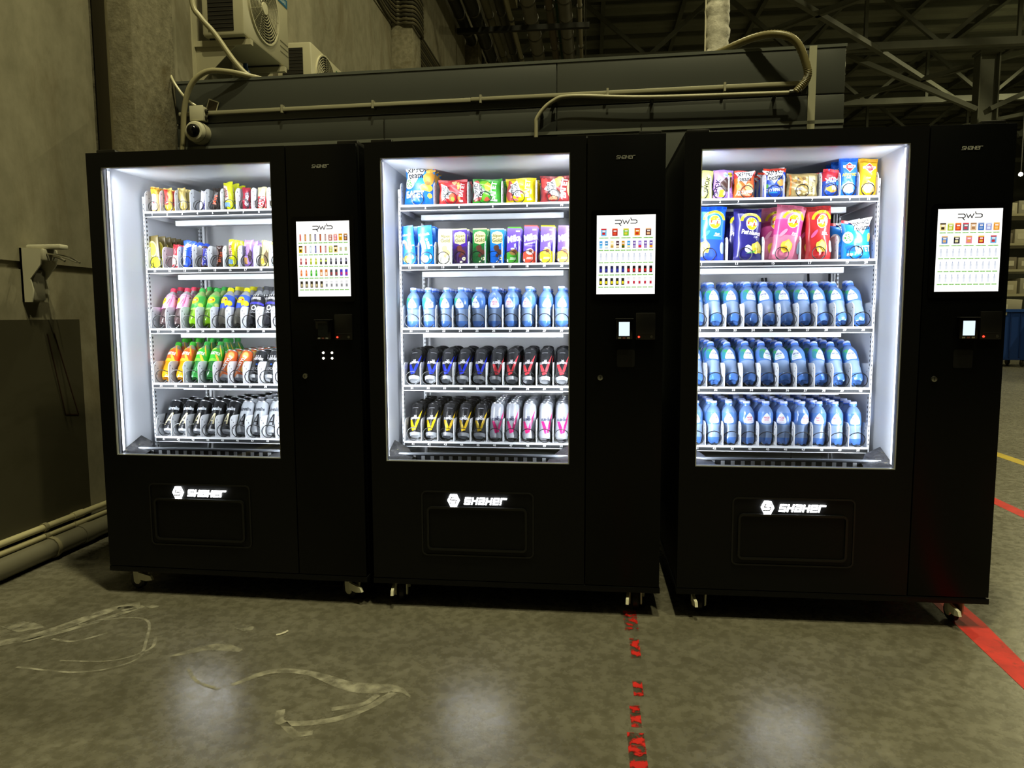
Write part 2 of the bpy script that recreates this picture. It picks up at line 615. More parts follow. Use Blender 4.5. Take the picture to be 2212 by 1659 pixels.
# left concrete wall with a joint, column in front of the booth, second column further back
g = MB()
g.box(XW - 0.3, XW, -45, 1.03, 0.0, 1.482, '#ffffff')
g.box(XW - 0.3, XW, -45, 1.03, 1.522, 11.6, '#ffffff')
g.box(XW - 0.3, XW - 0.02, -45, 1.03, 0.0, 11.6, '#ffffff')
g.box(XW - 0.3, XW - 0.16, 1.03, 1.10, 0.0, 11.6, '#ffffff')
g.box(XW - 0.3, XW, 1.50, 45, 0.0, 5.3, '#ffffff')
g.box(XW - 0.3, XW, 1.50, 45, 5.33, 11.6, '#ffffff')
g.box(XW - 0.3, XW - 0.02, 1.50, 45, 5.29, 5.35, '#ffffff')
wall_left = struct(g.obj('wall_left', 'concrete'))
g = MB()
g.bbox(XW - 0.1, -1.945, 1.10, 1.53, 0, 11.6, 0.012)
col1 = struct(g.obj('trim_1', 'concrete_rough'))
g = MB(); g.box(XW - 0.02, XW + 0.055, 1.085, 1.101, 0.0, 11.5, '#2c2718'); g.obj('recess_strip', 'matte', col1)  # dark strip added on the column to stand for the dark recess
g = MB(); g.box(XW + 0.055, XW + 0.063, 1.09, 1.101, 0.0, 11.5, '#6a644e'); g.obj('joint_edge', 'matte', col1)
for n_, y in ((2, 7.35), (3, 13.4)):
    g = MB()
    g.bbox(XW - 0.1, XW + 0.30, y, y + 0.5, 0, 11.6, 0.015)
    struct(g.obj('trim_%d' % n_, 'concrete_rough'))
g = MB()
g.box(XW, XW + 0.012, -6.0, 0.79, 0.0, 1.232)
struct(g.obj('wall_shade_left', 'olive'))  # thin dark sheet built in place of a shadow on the wall
# thin brown outline on the dark sheet
g = MB()
for a, b in (((0.548, 1.16), (0.64, 0.724)), ((0.596, 1.16), (0.737, 0.71)), ((0.64, 0.724), (0.737, 0.71))):
    g.bar((XW + 0.013, a[0], a[1]), (XW + 0.013, b[0], b[1]), 0.003, 0.006, '#2a160c')
g.obj('brown_outline', 'matte', bpy.data.objects['wall_shade_left'])

# hall shell
g = MB()
g.box(XW - 0.3, 40, 44.7, 45, 0, 11.6)
struct(g.obj('wall_far', 'steel'))
g = MB()
g.box(39.7, 40, -45, 45, 0, 11.6)
struct(g.obj('wall_right', 'steel'))
g = MB()
g.box(XW - 0.3, 40, -45, -44.7, 0, 11.6)
struct(g.obj('wall_near', 'steel'))
# ribbed roof: trapezoid profile running along x
g = MB()
prof = []
y = -45.0
while y < 45:
    prof += [(y, 11.5), (y + 0.22, 11.5), (y + 0.30, 11.62), (y + 0.52, 11.62)]
    y += 0.6
vs = []
for py, pz in prof:
    vs += [(XW - 0.3, py, pz), (40, py, pz)]
g.add(vs, [(2 * i, 2 * i + 1, 2 * i + 3, 2 * i + 2) for i in range(len(prof) - 1)], '#ffffff')
g.box(XW - 0.3, 40, -45, 45, 11.7, 11.8)
ceiling = struct(g.obj('ceiling', 'roof', fix=False))

y = 9.75
while y < 44:
    m = MB(); m.bar((-2.1, y, 11.42), (39.5, y, 11.42), 0.09, 0.14); m.obj('roof_joist', 'steel', ceiling)
    y += 1.5
# roof trusses across the hall, every member a piece
def member(name, a, b, w, h, parent, mat='steel'):
    m = MB()
    m.bar(a, b, w, h)
    return m.obj(name, mat, parent)

for n_, y in enumerate((9.0, 15.0, 21.0, 27.0, 33.0, 39.0)):
    tr = thing('roof_truss', ['grey steel roof truss just past the white duct', 'grey steel roof truss crossing behind the overhead pipes',
               'grey steel roof truss level with the steel column', 'grey steel roof truss just behind the steel column',
               'grey steel roof truss second behind the column', 'grey steel roof truss farthest away under the roof'][n_], 'truss', Matrix.Translation((0, y, 9.4)), 'roof trusses')
    member('top_chord', (-2.1, 0, 1.9), (39.5, 0, 1.9), 0.22, 0.2, tr)
    member('bottom_chord', (-2.1, 0, 0), (39.5, 0, 0), 0.22, 0.22, tr)
    x = -2.0
    k = 0
    while x < 37:
        member('web_diagonal', (x, 0, 0 if k % 2 == 0 else 1.9), (x + 2.2, 0, 1.9 if k % 2 == 0 else 0), 0.12, 0.12, tr)
        if k % 2:
            member('web_post', (x, 0, 0), (x, 0, 1.9), 0.1, 0.1, tr)
        x += 2.2
        k += 1
for n_, x in enumerate((1.0, 3.6, 6.2, 8.8, 11.4, 14.0, 16.6, 19.2, 21.8)):
    pu = member('roof_purlin', (x, 8.0, 11.38), (x, 44, 11.38), 0.14, 0.2, None)
    tag(pu, 'long steel roof purlin running away under the roof, number %s from the left wall' % ['one', 'two', 'three', 'four', 'five', 'six', 'seven', 'eight', 'nine'][n_], 'purlin', 'roof purlins')
br = [((4.0, 15, 9.3), (9.4, 21, 9.3)), ((9.4, 15, 9.3), (4.0, 21, 9.3)), ((9.4, 21, 9.3), (14.6, 27, 9.3)), ((14.6, 21, 9.3), (9.4, 27, 9.3)),
      ((14.6, 27, 9.3), (20, 33, 9.3)), ((20, 27, 9.3), (14.6, 33, 9.3)), ((13.0, 21.6, 7.6), (17.5, 21.6, 9.6)), ((12.6, 21.6, 7.6), (8.2, 21.6, 9.6))]
for n_, (a, b) in enumerate(br):
    tag(member('roof_brace', a, b, 0.14, 0.14, None), ['left diagonal roof brace above the grey booth', 'crossing diagonal roof brace above the grey booth', 'diagonal roof brace left of the steel column',
        'crossing diagonal roof brace left of the steel column', 'far diagonal roof brace behind the steel column', 'far crossing roof brace behind the steel column',
        'slanted knee brace right of the steel column', 'slanted knee brace left of the steel column'][n_], 'brace', 'roof braces')
pc = thing('steel_column', 'grey steel hall column rising behind the right machine', 'column', Matrix.Translation((12.95, 21.8, 0)))
g = MB(); g.box(-0.30, -0.26, -0.2, 0.2, 0, 9.4); g.obj('flange', 'steel', pc)
g = MB(); g.box(0.26, 0.30, -0.2, 0.2, 0, 9.4); g.obj('flange', 'steel', pc)
g = MB(); g.box(-0.26, 0.26, -0.02, 0.02, 0, 9.4); g.obj('web', 'steel', pc)
g = MB(); g.box(-0.34, 0.34, -0.26, 0.26, 0, 0.04); g.obj('base_plate', 'steel', pc)
g = MB(); g.box(-0.34, 0.34, -0.26, 0.26, 9.30, 9.38); g.obj('head_plate', 'steel', pc)

# overhead lamps that light the hall
for n_, (x, y, z, p) in enumerate(LAMPS):
    lt = thing('ceiling_lamp', 'long pendant hall lamp %s' % ['high over the middle machine', 'high over the right machine', 'behind the grey booth', 'over the right aisle', 'far down the right aisle', 'farthest down the right aisle'][n_], 'lamp', Matrix.Translation((x, y, z)), 'hall lamps')
    g = MB(); g.bbox(-0.65, 0.65, -0.09, 0.09, 0.0, 0.07, 0.01, '#8a8a84'); g.obj('housing', 'satin', lt)
    g = MB(); g.box(-0.62, 0.62, -0.06, 0.06, -0.012, 0.0, '#fff6d8'); g.obj('diffuser', 'lamp', lt)
    for s in (-0.5, 0.5):
        g = MB(); g.tube([(s, 0, 0.07), (s, 0, 11.5 - z)], 0.008, '#55554f', 6); g.obj('suspension_wire', 'satin', lt)
    ld = bpy.data.lights.new('ceiling_lamp_light', 'AREA')
    ld.shape = 'RECTANGLE'
    ld.size = 0.5
    ld.size_y = 0.14
    ld.energy = p
    ld.color = HALL_LIGHT
    lo = bpy.data.objects.new('lamp_light', ld)
    COL.objects.link(lo)
    lo.parent = lt
    lo.location = (0, 0, -0.03)
# a bare bulb far down the aisle
bl = thing('pendant_bulb', 'bright bare bulb shining far behind the right machine', 'lamp', Matrix.Translation((15.33, 24, 6.0)))
g = MB(); g.lathe([(0.0, -0.07), (0.05, -0.05), (0.07, 0), (0.05, 0.05), (0.0, 0.08)], '#fff3d0', 12); g.obj('bulb', 'lamp', bl)
g = MB(); g.tube([(0, 0, 0.08), (0, 0, 5.4)], 0.02, '#333333', 6); g.obj('cord', 'matte', bl)

# ------------------------------------------------------------------ grey sandwich-panel booth behind the machines
BA = math.atan2(-0.15, 3.99)
BM = Matrix.Translation((-1.94, 1.51, 0)) @ Matrix.Rotation(BA, 4, 'Z')
BW = 3.993
booth = bpy.data.objects.new('wall_back', None)
COL.objects.link(booth)
booth.matrix_world = BM
struct(booth)
def bpart(name, mb, mat):
    return mb.obj(name, mat, booth)
g = MB(); g.box(0.0, BW, 0.012, 4.2, 0.0, 2.69, '#ffffff'); bpart('core', g, 'panel')
bands = [(2.456, 2.71), (2.312, 2.449), (1.30, 2.296), (0.15, 1.294)]
for z0, z1 in bands:
    for x0, x1 in ((0.0, 2.404), (2.408, 3.80), (3.84, BW)):
        g = MB(); g.bbox(x0, x1, 0.0, 0.05, z0, z1, 0.003, '#ffffff'); bpart('panel_sheet', g, 'panel')
g = MB(); g.box(0, BW, -0.006, 0.03, 2.294, 2.313, '#6e726c'); bpart('ledge_trim', g, 'satin')
g = MB(); g.box(3.80, 3.84, -0.006, 0.03, 0.0, 2.712, '#a9a894'); bpart('corner_trim', g, 'satin')
g = MB(); g.box(-0.005, BW + 0.005, -0.004, 4.2, 2.70, 2.716, '#5c605c'); bpart('top_cap', g, 'satin')
# cable trunking and its shadow gap
g = MB(); g.bbox(0.03, 1.9, -0.028, -0.001, 2.497, 2.521, 0.004, '#a3a08a'); tk = bpart('cable_trunking', g, 'satin')
g = MB(); g.bbox(1.9, 3.80, -0.028, -0.001, 2.501, 2.523, 0.004, '#a3a08a'); bpart('cable_trunking', g, 'satin')
for x in (0.72, 1.3, 1.96, 2.7, 3.35):
    g = MB(); g.box(x - 0.006, x + 0.006, -0.034, 0.0, 2.487, 2.534, '#a3a08c'); bpart('trunking_clip', g, 'satin')

def bp(x, z, d=0.0):
    return BM @ Vector((x, -d, z))
# conduit across the booth
ct = thing('cable_conduit', 'pale plastic conduit bent up from behind the middle machine', 'conduit', BM @ Matrix.Translation((2.29, 0, 2.27)))
pts = curve([(0, -0.05, -0.4), (0, -0.05, 0.03), (0.012, -0.05, 0.12), (0.095, -0.05, 0.20), (0.215, -0.05, 0.224), (0.64, -0.05, 0.197), (1.40, -0.05, 0.185)], 6)
g = MB(); g.tube(pts, 0.0115, '#a9a58c', 10); g.obj('pipe', 'satin', ct)
for x, z in ((0.03, 0.14), (0.10, 0.205), (0.66, 0.19), (1.33, 0.185)):
    g = MB(); g.tube([(x, -0.05, z), (x, 0.0, z - 0.012)], 0.011, '#2b2a26', 8); g.obj('clip', 'satin', ct)
lp = thing('corrugated_hose', 'thick brown corrugated hose looping over the top of the booth', 'hose', BM @ Matrix.Translation((3.74, 0, 2.45)))
pts = curve([(-0.02, -0.07, 0.0), (0.03, -0.08, 0.06), (0.03, -0.09, 0.12), (-0.025, -0.10, 0.245), (-0.11, -0.09, 0.30), (-0.235, -0.03, 0.315), (-0.42, 0.10, 0.285), (-0.62, 0.35, 0.275)], 16)
rr = [0.021 + 0.0010 * (1 if k % 2 else -1) for k in range(len(pts))]
g = MB(); g.tube(pts, rr, '#736b49', 12); g.obj('hose_body', 'satin', lp)
g = MB(); g.tube([(-0.05, -0.06, 0.002), (0.01, -0.075, 0.0)], 0.018, '#2a2925', 10); g.obj('coupling', 'satin', lp)
# thin rods and cables in front of the ledge
for x, z0, z1, lab in ((1.362, 2.0, 2.43, 'thin black cable hanging on the booth above the middle machine'), (2.893, 2.0, 2.335, 'short black cable stub on booth beside the machine gap')):
    g = MB(); g.tube([(x, -0.006, z0), (x, -0.006, z1)], 0.003, '#16150f', 6); o = g.obj('hanging_cable', 'matte'); o.matrix_world = BM; tag(o, lab, 'cable')
# junction box, dome camera, blank card, hoses at the left end
jb = thing('junction_box', 'small white square junction box above the dome camera', 'junction box', BM @ Matrix.Translation((0.175, -0.03, 2.50)))
g = MB(); g.bbox(-0.043, 0.043, -0.03, 0.03, -0.043, 0.043, 0.006, '#c6c3ad'); g.obj('box', 'satin', jb)
g = MB(); g.bbox(-0.046, 0.046, -0.037, -0.03, -0.046, 0.046, 0.003, '#cfccb6'); g.obj('lid', 'satin', jb)
for z in (-0.02, 0.018):
    g = MB(); g.lathe([(0.012, 0.043), (0.012, 0.056), (0.008, 0.06)], '#3c3a30', 10, (0, -0.005, z), 'x'); g.obj('gland', 'satin', jb)
dc = thing('dome_camera', 'white security dome camera mounted below the junction box', 'camera', BM @ Matrix.Translation((0.165, -0.02, 2.387)) @ Matrix.Rotation(R(3), 4, 'Z'))
g = MB(); g.lathe([(0.0, 0.02), (0.066, 0.02), (0.068, -0.02), (0.066, -0.045)], '#bdb9a2', 26, axis='y'); g.obj('mount_ring', 'satin', dc)
g = MB(); g.lathe([(0.064, -0.045), (0.062, -0.062), (0.054, -0.072), (0.041, -0.075)], '#cfccb6', 26, axis='y'); g.obj('cover_ring', 'satin', dc)
g = MB(); g.lathe([(0.041, -0.074), (0.038, -0.090), (0.029, -0.104), (0.015, -0.112), (0.0, -0.114)], '#0b0b0e', 24, axis='y'); g.obj('dome_window', 'gloss', dc)
cd = thing('sticker_card', 'small tilted dark square card with pale border beside the junction box', 'card', BM @ Matrix.Translation((0.252, -0.012, 2.552)) @ Matrix.Rotation(R(20), 4, 'Y'))
g = MB(); g.box(-0.036, 0.036, 0, 0.004, -0.038, 0.038, '#aca893'); g.obj('border', 'satin', cd)
g = MB(); g.box(-0.030, 0.030, -0.001, 0.0, -0.032, 0.032, '#2b2216'); g.obj('face', 'satin', cd)
hs = thing('beige_hose', 'beige hose arching up from booth top left beside dome camera', 'hose', BM @ Matrix.Translation((0.07, 0, 2.0)))
g = MB(); g.tube(curve([(-0.015, -0.05, -0.6), (-0.01, -0.05, 0.2), (0.005, -0.06, 0.34), (0.035, -0.08, 0.52), (0.09, -0.09, 0.655), (0.185, -0.08, 0.735), (0.31, -0.05, 0.742), (0.46, 0.03, 0.722), (0.62, 0.30, 0.726)], 7), 0.0165, '#a09a7c', 12); g.obj('hose_body', 'satin', hs)
g = MB(); g.tube(curve([(-0.02, -0.02, 2.76), (0.02, -0.045, 2.70), (0.07, -0.05, 2.63), (0.125, -0.06, 2.575), (0.165, -0.05, 2.548)]), 0.008, '#c2bda0', 8)
o = g.obj('thin_white_cable', 'satin'); o.matrix_world = BM; tag(o, 'thin white cable sloping from the column to the junction box', 'cable')
g = MB()
g.tube(curve([(-1.86, 1.60, 3.6), (-1.855, 1.60, 3.24), (-1.80, 1.60, 3.13), (-1.723, 1.62, 3.038), (-1.608, 1.64, 2.87), (-1.52, 1.66, 2.78), (-1.40, 1.70, 2.74), (-1.2, 1.9, 2.735)]), 0.017, '#a59f82', 10)
tag(g.obj('insulated_pipe', 'satin'), 'insulated pipe sloping down from large air conditioner to booth roof', 'pipe')
# vertical foil duct behind the booth
fd = thing('foil_duct', 'white wrinkled foil duct rising vertically behind the booth', 'duct', Matrix.Translation((1.585, 2.75, 2.716)))
pts = [(0.004 * math.sin(k * 1.7), 0, k * 0.03) for k in range(130)]
g = MB(); g.tube(pts, [0.086 + 0.004 * math.sin(k * 2.3) + 0.003 * math.sin(k * 5.1) for k in range(130)], '#ffffff', 16); g.obj('duct_body', 'foil_duct', fd)
g = MB(); g.tube([(-0.089, -0.02, 0), (-0.089, -0.02, 3.9)], 0.006, '#c9c4b2', 6); g.obj('seam', 'satin', fd)

# ------------------------------------------------------------------ air conditioners on the left wall
def air_conditioner(label, y0, y1, z0, z1, xf, sticker):
    ac = thing('air_conditioner', label, 'air conditioner', Matrix.Translation((XW, (y0 + y1) / 2, z0)), 'outdoor units')
    d = xf - XW
    hw = (y1 - y0) / 2
    h = z1 - z0
    g = MB(); g.bbox(0.10, d, -hw, hw, 0.0, h, 0.018, '#b9b49c'); g.obj('casing', 'satin', ac)
    g = MB(); g.box(0.15, d - 0.075, -hw - 0.004, -hw + 0.001, 0.03, h - 0.05, '#1c1a15'); co = g.obj('coil_panel', 'matte', ac)
    fin = MB(); fin.box(0.15, d - 0.075, -hw - 0.007, -hw - 0.003, 0, 0.004, '#2f2b22'); me = made(fin, 'matte', 'fin')
    z = 0.05
    while z < h - 0.06:
        o = link('fin', me, co); o.location = (0, 0, z); z += 0.028
    fr = min(h * 0.44, hw * 0.62)
    cy, cz = -hw * 0.18, h * 0.51
    g = MB(); g.lathe([(0.0, d + 0.0015), (fr, d + 0.0015), (fr, d + 0.003)], '#12110d', 30, (0, cy, cz), 'x'); fan = g.obj('fan_opening', 'matte', ac)
    g = MB(); g.lathe([(fr + 0.012, d), (fr + 0.012, d + 0.014), (fr, d + 0.014), (fr, d)], '#c2bda4', 36, (0, cy, cz), 'x'); g.obj('fan_ring', 'satin', ac)
    for k in range(1, 12):
        r_ = fr * k / 12
        g = MB(); g.tube([(d + 0.010, cy + r_ * math.cos(6.2832 * q / 28), cz + r_ * math.sin(6.2832 * q / 28)) for q in range(29)], 0.0035, '#a49f86', 5, caps=False); g.obj('grille_ring', 'satin', fan)
    for k in range(16):
        a = 6.2832 * k / 16
        g = MB(); g.tube([(d + 0.008, cy + 0.03 * math.cos(a), cz + 0.03 * math.sin(a)), (d + 0.008, cy + fr * math.cos(a + 0.35), cz + fr * math.sin(a + 0.35))], 0.003, '#8f8a74', 5); g.obj('grille_spoke', 'satin', fan)
    g = MB(); g.lathe([(0.0, d + 0.020), (0.042, d + 0.018), (0.045, d + 0.006)], '#cdc8b0', 18, (0, cy, cz), 'x'); g.obj('hub', 'satin', fan)
    for k in range(3):
        g = MB(); g.box(d - 0.001, d + 0.003, hw * 0.55, hw * 0.93, h * (0.30 - 0.07 * k), h * (0.30 - 0.07 * k) + 0.006, '#6f6b57'); g.obj('slot', 'satin', ac)
    p = Print(lambda x, y, off: (d + 0.002 + off, x, y))
    p.rect(hw * 0.50, hw * 0.95, h * 0.80, h * 0.91, sticker)
    p.txt('LESSAR' if sticker == '#1d5f86' else 'eco', hw * 0.72, h * 0.855, 0.030, '#b9c6c4', bold=0.02, maxw=hw * 0.38)
    link('brand_sticker', p.mesh('satin'), ac)
    for s in (-hw * 0.82, hw * 0.66):
        g = MB()
        g.box(0.0, d + 0.02, s - 0.02, s + 0.02, -0.05, -0.012, '#b0ab93')
        g.box(0.0, 0.012, s - 0.035, s + 0.035, -0.32, 0.34, '#b7b29a')
        g.prism([(0.0, -0.30), (0.03, -0.30), (d * 0.75, -0.05), (0.0, -0.05)], s - 0.003, s + 0.003, '#a5a089', 'xz')
        g.obj('wall_bracket', 'satin', ac)
    for s in (-hw * 0.8, hw * 0.68):
        g = MB(); g.box(0.13, d - 0.02, s - 0.03, s + 0.03, -0.012, 0.0, '#2b2a24'); g.obj('rubber_foot', 'matte', ac)
    return ac
air_conditioner('large beige air conditioner on the wall above the dome camera', 2.06, 2.82, 3.20, 3.78, -1.74, '#1d5f86')
air_conditioner('smaller beige air conditioner half hidden by the booth top', 3.28, 4.08, 3.06, 3.60, -1.74, '#2a6b3a')
g = MB(); g.lathe([(0.0, 0.0), (0.035, 0.0), (0.035, 0.10), (0.018, 0.13), (0.018, 0.16), (0.0, 0.16)], '#24406e', 12, (-1.93, 2.45, 2.98))
tag(g.obj('blue_canister', 'satin'), 'small dark blue canister below the large air conditioner', 'canister')

# cable bundle wrapped over the second wall column
for k in range(9):
    z = 5.35 + k * 0.055
    g = MB()
    x = XW + 0.03
    g.tube(curve([(x, 1.9, z + 0.25 + k * 0.02), (x, 5.5, z + 0.10), (x, 7.2, z), (x + 0.2, 7.30, z - 0.03), (x + 0.315, 7.36, z - 0.04), (x + 0.315, 7.80, z - 0.04), (x + 0.2, 7.90, z - 0.03), (x, 8.0, z), (x, 16, z + 0.1)], 5), 0.021, ['#4b4635', '#5a543f', '#3b382b'][k % 3], 7)
    tag(g.obj('wall_cable', 'matte'), '%s of the dark cables bent round the second wall column, from below' % ['lowest', 'second', 'third', 'fourth', 'fifth', 'sixth', 'seventh', 'eighth', 'topmost'][k], 'cable', 'cable bundle on the wall')

# pipes running away under the roof
PI_ = [(-2.00, 7.3, 0.11, '#2a2a24', 'thick dark pipe nearest the wall in the overhead bundle'), (-1.72, 7.35, 0.13, '#34342c', 'very thick dark pipe second from the wall overhead'),
       (-1.45, 7.4, 0.085, '#77735f', 'grey lagged pipe third from the wall overhead'), (-1.20, 7.45, 0.09, '#4a483c', 'dark lagged pipe fourth from the wall overhead'),
       (-1.0, 7.3, 0.05, '#b3ad94', 'thin pale pipe beside the lagged pipes overhead'), (-0.63, 7.5, 0.15, '#8b877c', 'thick silver lagged pipe running straight away overhead'),
       (-0.22, 7.5, 0.08, '#6f6253', 'rusty brown pipe between the two silver lagged pipes'), (-0.06, 7.65, 0.06, '#1d5a35', 'green painted pipe beside the rusty pipe overhead'),
       (0.10, 7.5, 0.14, '#85827a', 'thick silver lagged pipe right of the green pipe'), (0.40, 7.5, 0.045, '#a8a08c', 'thin pale pipe at the right end of the overhead bundle')]
for x, z, r_, c, lab in PI_:
    t_ = thing('overhead_pipe', lab, 'pipe', Matrix.Translation((x, 4.5, z)), 'pipes under the roof')
    g = MB(); g.tube([(0, 0, 0), (0, 11.2, 0)], r_, c, 14); g.obj('pipe_body', 'satin', t_)
    y = 5.6
    while y < 11:
        g = MB(); g.tube([(0, y, 0), (0, y + 0.06, 0)], r_ + 0.012, '#5f5c52', 14); g.obj('pipe_band', 'satin', t_)
        y += 0.9 if r_ > 0.1 else 2.2
for n_, y in enumerate((9.5, 12.3, 15.2)):
    g = MB(); g.bar((-2.12, y, 7.10), (0.6, y, 7.10), 0.10, 0.10, '#1f4a30' if n_ == 2 else '#2c2c27')
    tag(g.obj('pipe_rack', 'matte'), ['dark cross bar under the overhead pipes, nearest', 'dark cross bar under the overhead pipes, second', 'green steel cross bar under the far end of the pipes'][n_], 'rack', 'pipe rack bars')
    for x in (-1.6, 0.5):
        g = MB(); g.tube([(x, y, 7.1), (x, y, 11.4)], 0.012, '#403f36', 6)
        tag(g.obj('hanger_rod', 'matte'), 'thin hanger rod at the %s end of the %s pipe rack bar' % ('wall' if x < 0 else 'right', ['nearest', 'second', 'green'][n_]), 'rod', 'pipe hangers')
g = MB(); g.prism([(-1.05, 7.62), (-0.9, 7.62), (-0.86, 8.5), (-1.01, 8.5)], 9.4, 12.6, '#8d8566', 'xz')
tag(g.obj('cable_tray', 'satin'), 'pale metal cable tray standing beside the overhead pipes', 'cable tray')

# ------------------------------------------------------------------ wall pipes and dispenser at the left
for z, x, r_, c, lab in ((0.168, XW + 0.03, 0.017, '#bcb592', 'upper thin beige pipe along the foot of the left wall'), (0.122, XW + 0.032, 0.015, '#b3ac8b', 'lower thin beige pipe along the foot of the left wall'),
                         (0.062, XW + 0.062, 0.05, '#6d6a5c', 'thick grey pipe lying along the floor by the wall')):
    t_ = thing('wall_pipe', lab, 'pipe', Matrix.Translation((x, -4.0, z)), 'pipes along the left wall')
    g = MB(); g.tube([(0, 0, 0), (0, 5.08, 0)], r_, c, 12); g.obj('pipe_body', 'satin', t_)
    for y in (1.2, 2.9, 4.42):
        g = MB(); g.lathe([(r_ + 0.001, -0.012), (r_ + 0.006, -0.012), (r_ + 0.006, 0.012), (r_ + 0.001, 0.012)], '#8c866e', 12, (0, y, 0), 'y'); g.obj('clamp', 'satin', t_)
    g = MB(); g.tube([(0, 4.62, 0), (0, 4.70, 0)], r_ + 0.004, c, 12); g.obj('coupling', 'satin', t_)
ds = thing('sanitizer_dispenser', 'white wall-mounted elbow soap dispenser beside the left machine', 'dispenser', Matrix.Translation((XW, 0.47, 1.32)))
g = MB()
g.prism([(0.0, 0.0), (0.05, 0.0), (0.062, 0.06), (0.05, 0.115), (0.11, 0.185), (0.118, 0.262), (0.0, 0.268)], -0.055, -0.047, '#cfccba', 'xz')
g.prism([(0.0, 0.0), (0.05, 0.0), (0.062, 0.06), (0.05, 0.115), (0.11, 0.185), (0.118, 0.262), (0.0, 0.268)], 0.047, 0.055, '#cfccba', 'xz')
g.box(0.0, 0.012, -0.055, 0.055, 0.0, 0.268, '#c4c1af')
g.obj('housing', 'satin', ds)
g = MB(); g.bbox(0.01, 0.125, -0.05, 0.05, 0.205, 0.262, 0.006, '#b9b6a4'); g.obj('pump_block', 'satin', ds)
g = MB(); g.bbox(0.014, 0.055, -0.040, 0.040, 0.005, 0.165, 0.012, '#8d8a7c'); g.obj('bottle', 'gloss', ds)
g = MB(); g.tube(curve([(0.10, 0.0, 0.232), (0.15, 0.01, 0.225), (0.19, 0.012, 0.205)]), 0.006, '#b5b3a8', 8); g.obj('spout', 'metal', ds)
for s in (-0.03, 0.03):
    g = MB(); g.tube(curve([(0.02, s, 0.235), (0.12, s, 0.240), (0.21, s * 0.9, 0.222), (0.27, s * 0.4, 0.195)]), 0.004, '#c8c6bb', 7); g.obj('elbow_lever', 'metal', ds)
g = MB(); g.bbox(0.015, 0.20, -0.03, 0.03, 0.262, 0.285, 0.006, '#d2cfbd'); g.obj('lever_pad', 'satin', ds)

# ------------------------------------------------------------------ far aisle behind the right machine
for n_, (x, y) in enumerate(((10.35, 15.3), (11.30, 14.9))):
    bn = thing('laundry_bin', ['tall dark blue bin on castors nearest the machine', 'tall dark blue bin on castors at the right edge'][n_], 'bin', Matrix.Translation((x, y, 0)), 'blue rolling bins')
    g = MB()
    for a, b in ((-0.44, -0.40), (0.40, 0.44)):
        g.box(a, b, -0.4, 0.4, 0.18, 1.32, '#1c3a7c')
        g.box(-0.44, 0.44, a * 0.9, b * 0.9, 0.18, 1.32, '#1c3a7c')
    g.box(-0.44, 0.44, -0.39, 0.39, 0.16, 0.2, '#1c3a7c')
    g.obj('tub', 'satin', bn)
    g = MB(); g.box(-0.47, 0.47, -0.43, -0.40, 1.27, 1.34, '#24468e'); g.obj('rim', 'satin', bn)
    for k in (-0.22, 0.0, 0.22):
        g = MB(); g.box(k - 0.015, k + 0.015, -0.415, -0.395, 0.22, 1.26, '#162e66'); g.obj('rib', 'satin', bn)
    for sx in (-0.36, 0.36):
        for sy in (-0.3, 0.3):
            g = MB(); g.lathe([(0.0, -0.025), (0.07, -0.025), (0.08, -0.015), (0.08, 0.015), (0.07, 0.025), (0.0, 0.025)], '#3b3a36', 14, (sx, sy, 0.08), 'x'); w_ = g.obj('castor_wheel', 'satin', bn)
            g = MB(); g.box(sx - 0.04, sx + 0.04, sy - 0.03, sy + 0.03, 0.10, 0.17, '#8d8b80'); g.obj('castor_fork', 'satin', bn)
# goods lying in the bins
rn = random.Random(3)
GO = [((10.15, 15.2, 1.36), (0.18, 0.28, 0.10), '#b9b6a6', 'pale crushed carton sticking out of the near blue bin'), ((10.45, 15.35, 1.40), (0.22, 0.3, 0.22), '#a09c8c', 'grey box lying in the near blue bin'),
      ((11.15, 14.9, 1.36), (0.2, 0.25, 0.12), '#8d3b34', 'dark red bundle on top of the right blue bin'), ((11.4, 14.95, 1.36), (0.15, 0.22, 0.2), '#c9c5b5', 'white carton on top of the right blue bin')]
for (x, y, z), (a, b, c), col, lab in GO:
    bx = thing('carton', lab, 'carton', Matrix.Translation((x, y, 1.20)) @ Matrix.Rotation(rn.uniform(-0.5, 0.5), 4, 'Z') @ Matrix.Rotation(rn.uniform(-0.25, 0.25), 4, 'Y'))
    g = MB(); g.bbox(-a, a, -b, b, 0.0, c + 0.15, 0.01, col); g.obj('body', 'matte', bx)
    g = MB(); g.box(-a * 0.98, a * 0.98, -0.03, 0.03, c + 0.15, c + 0.153, '#8a8370'); g.obj('tape', 'satin', bx)
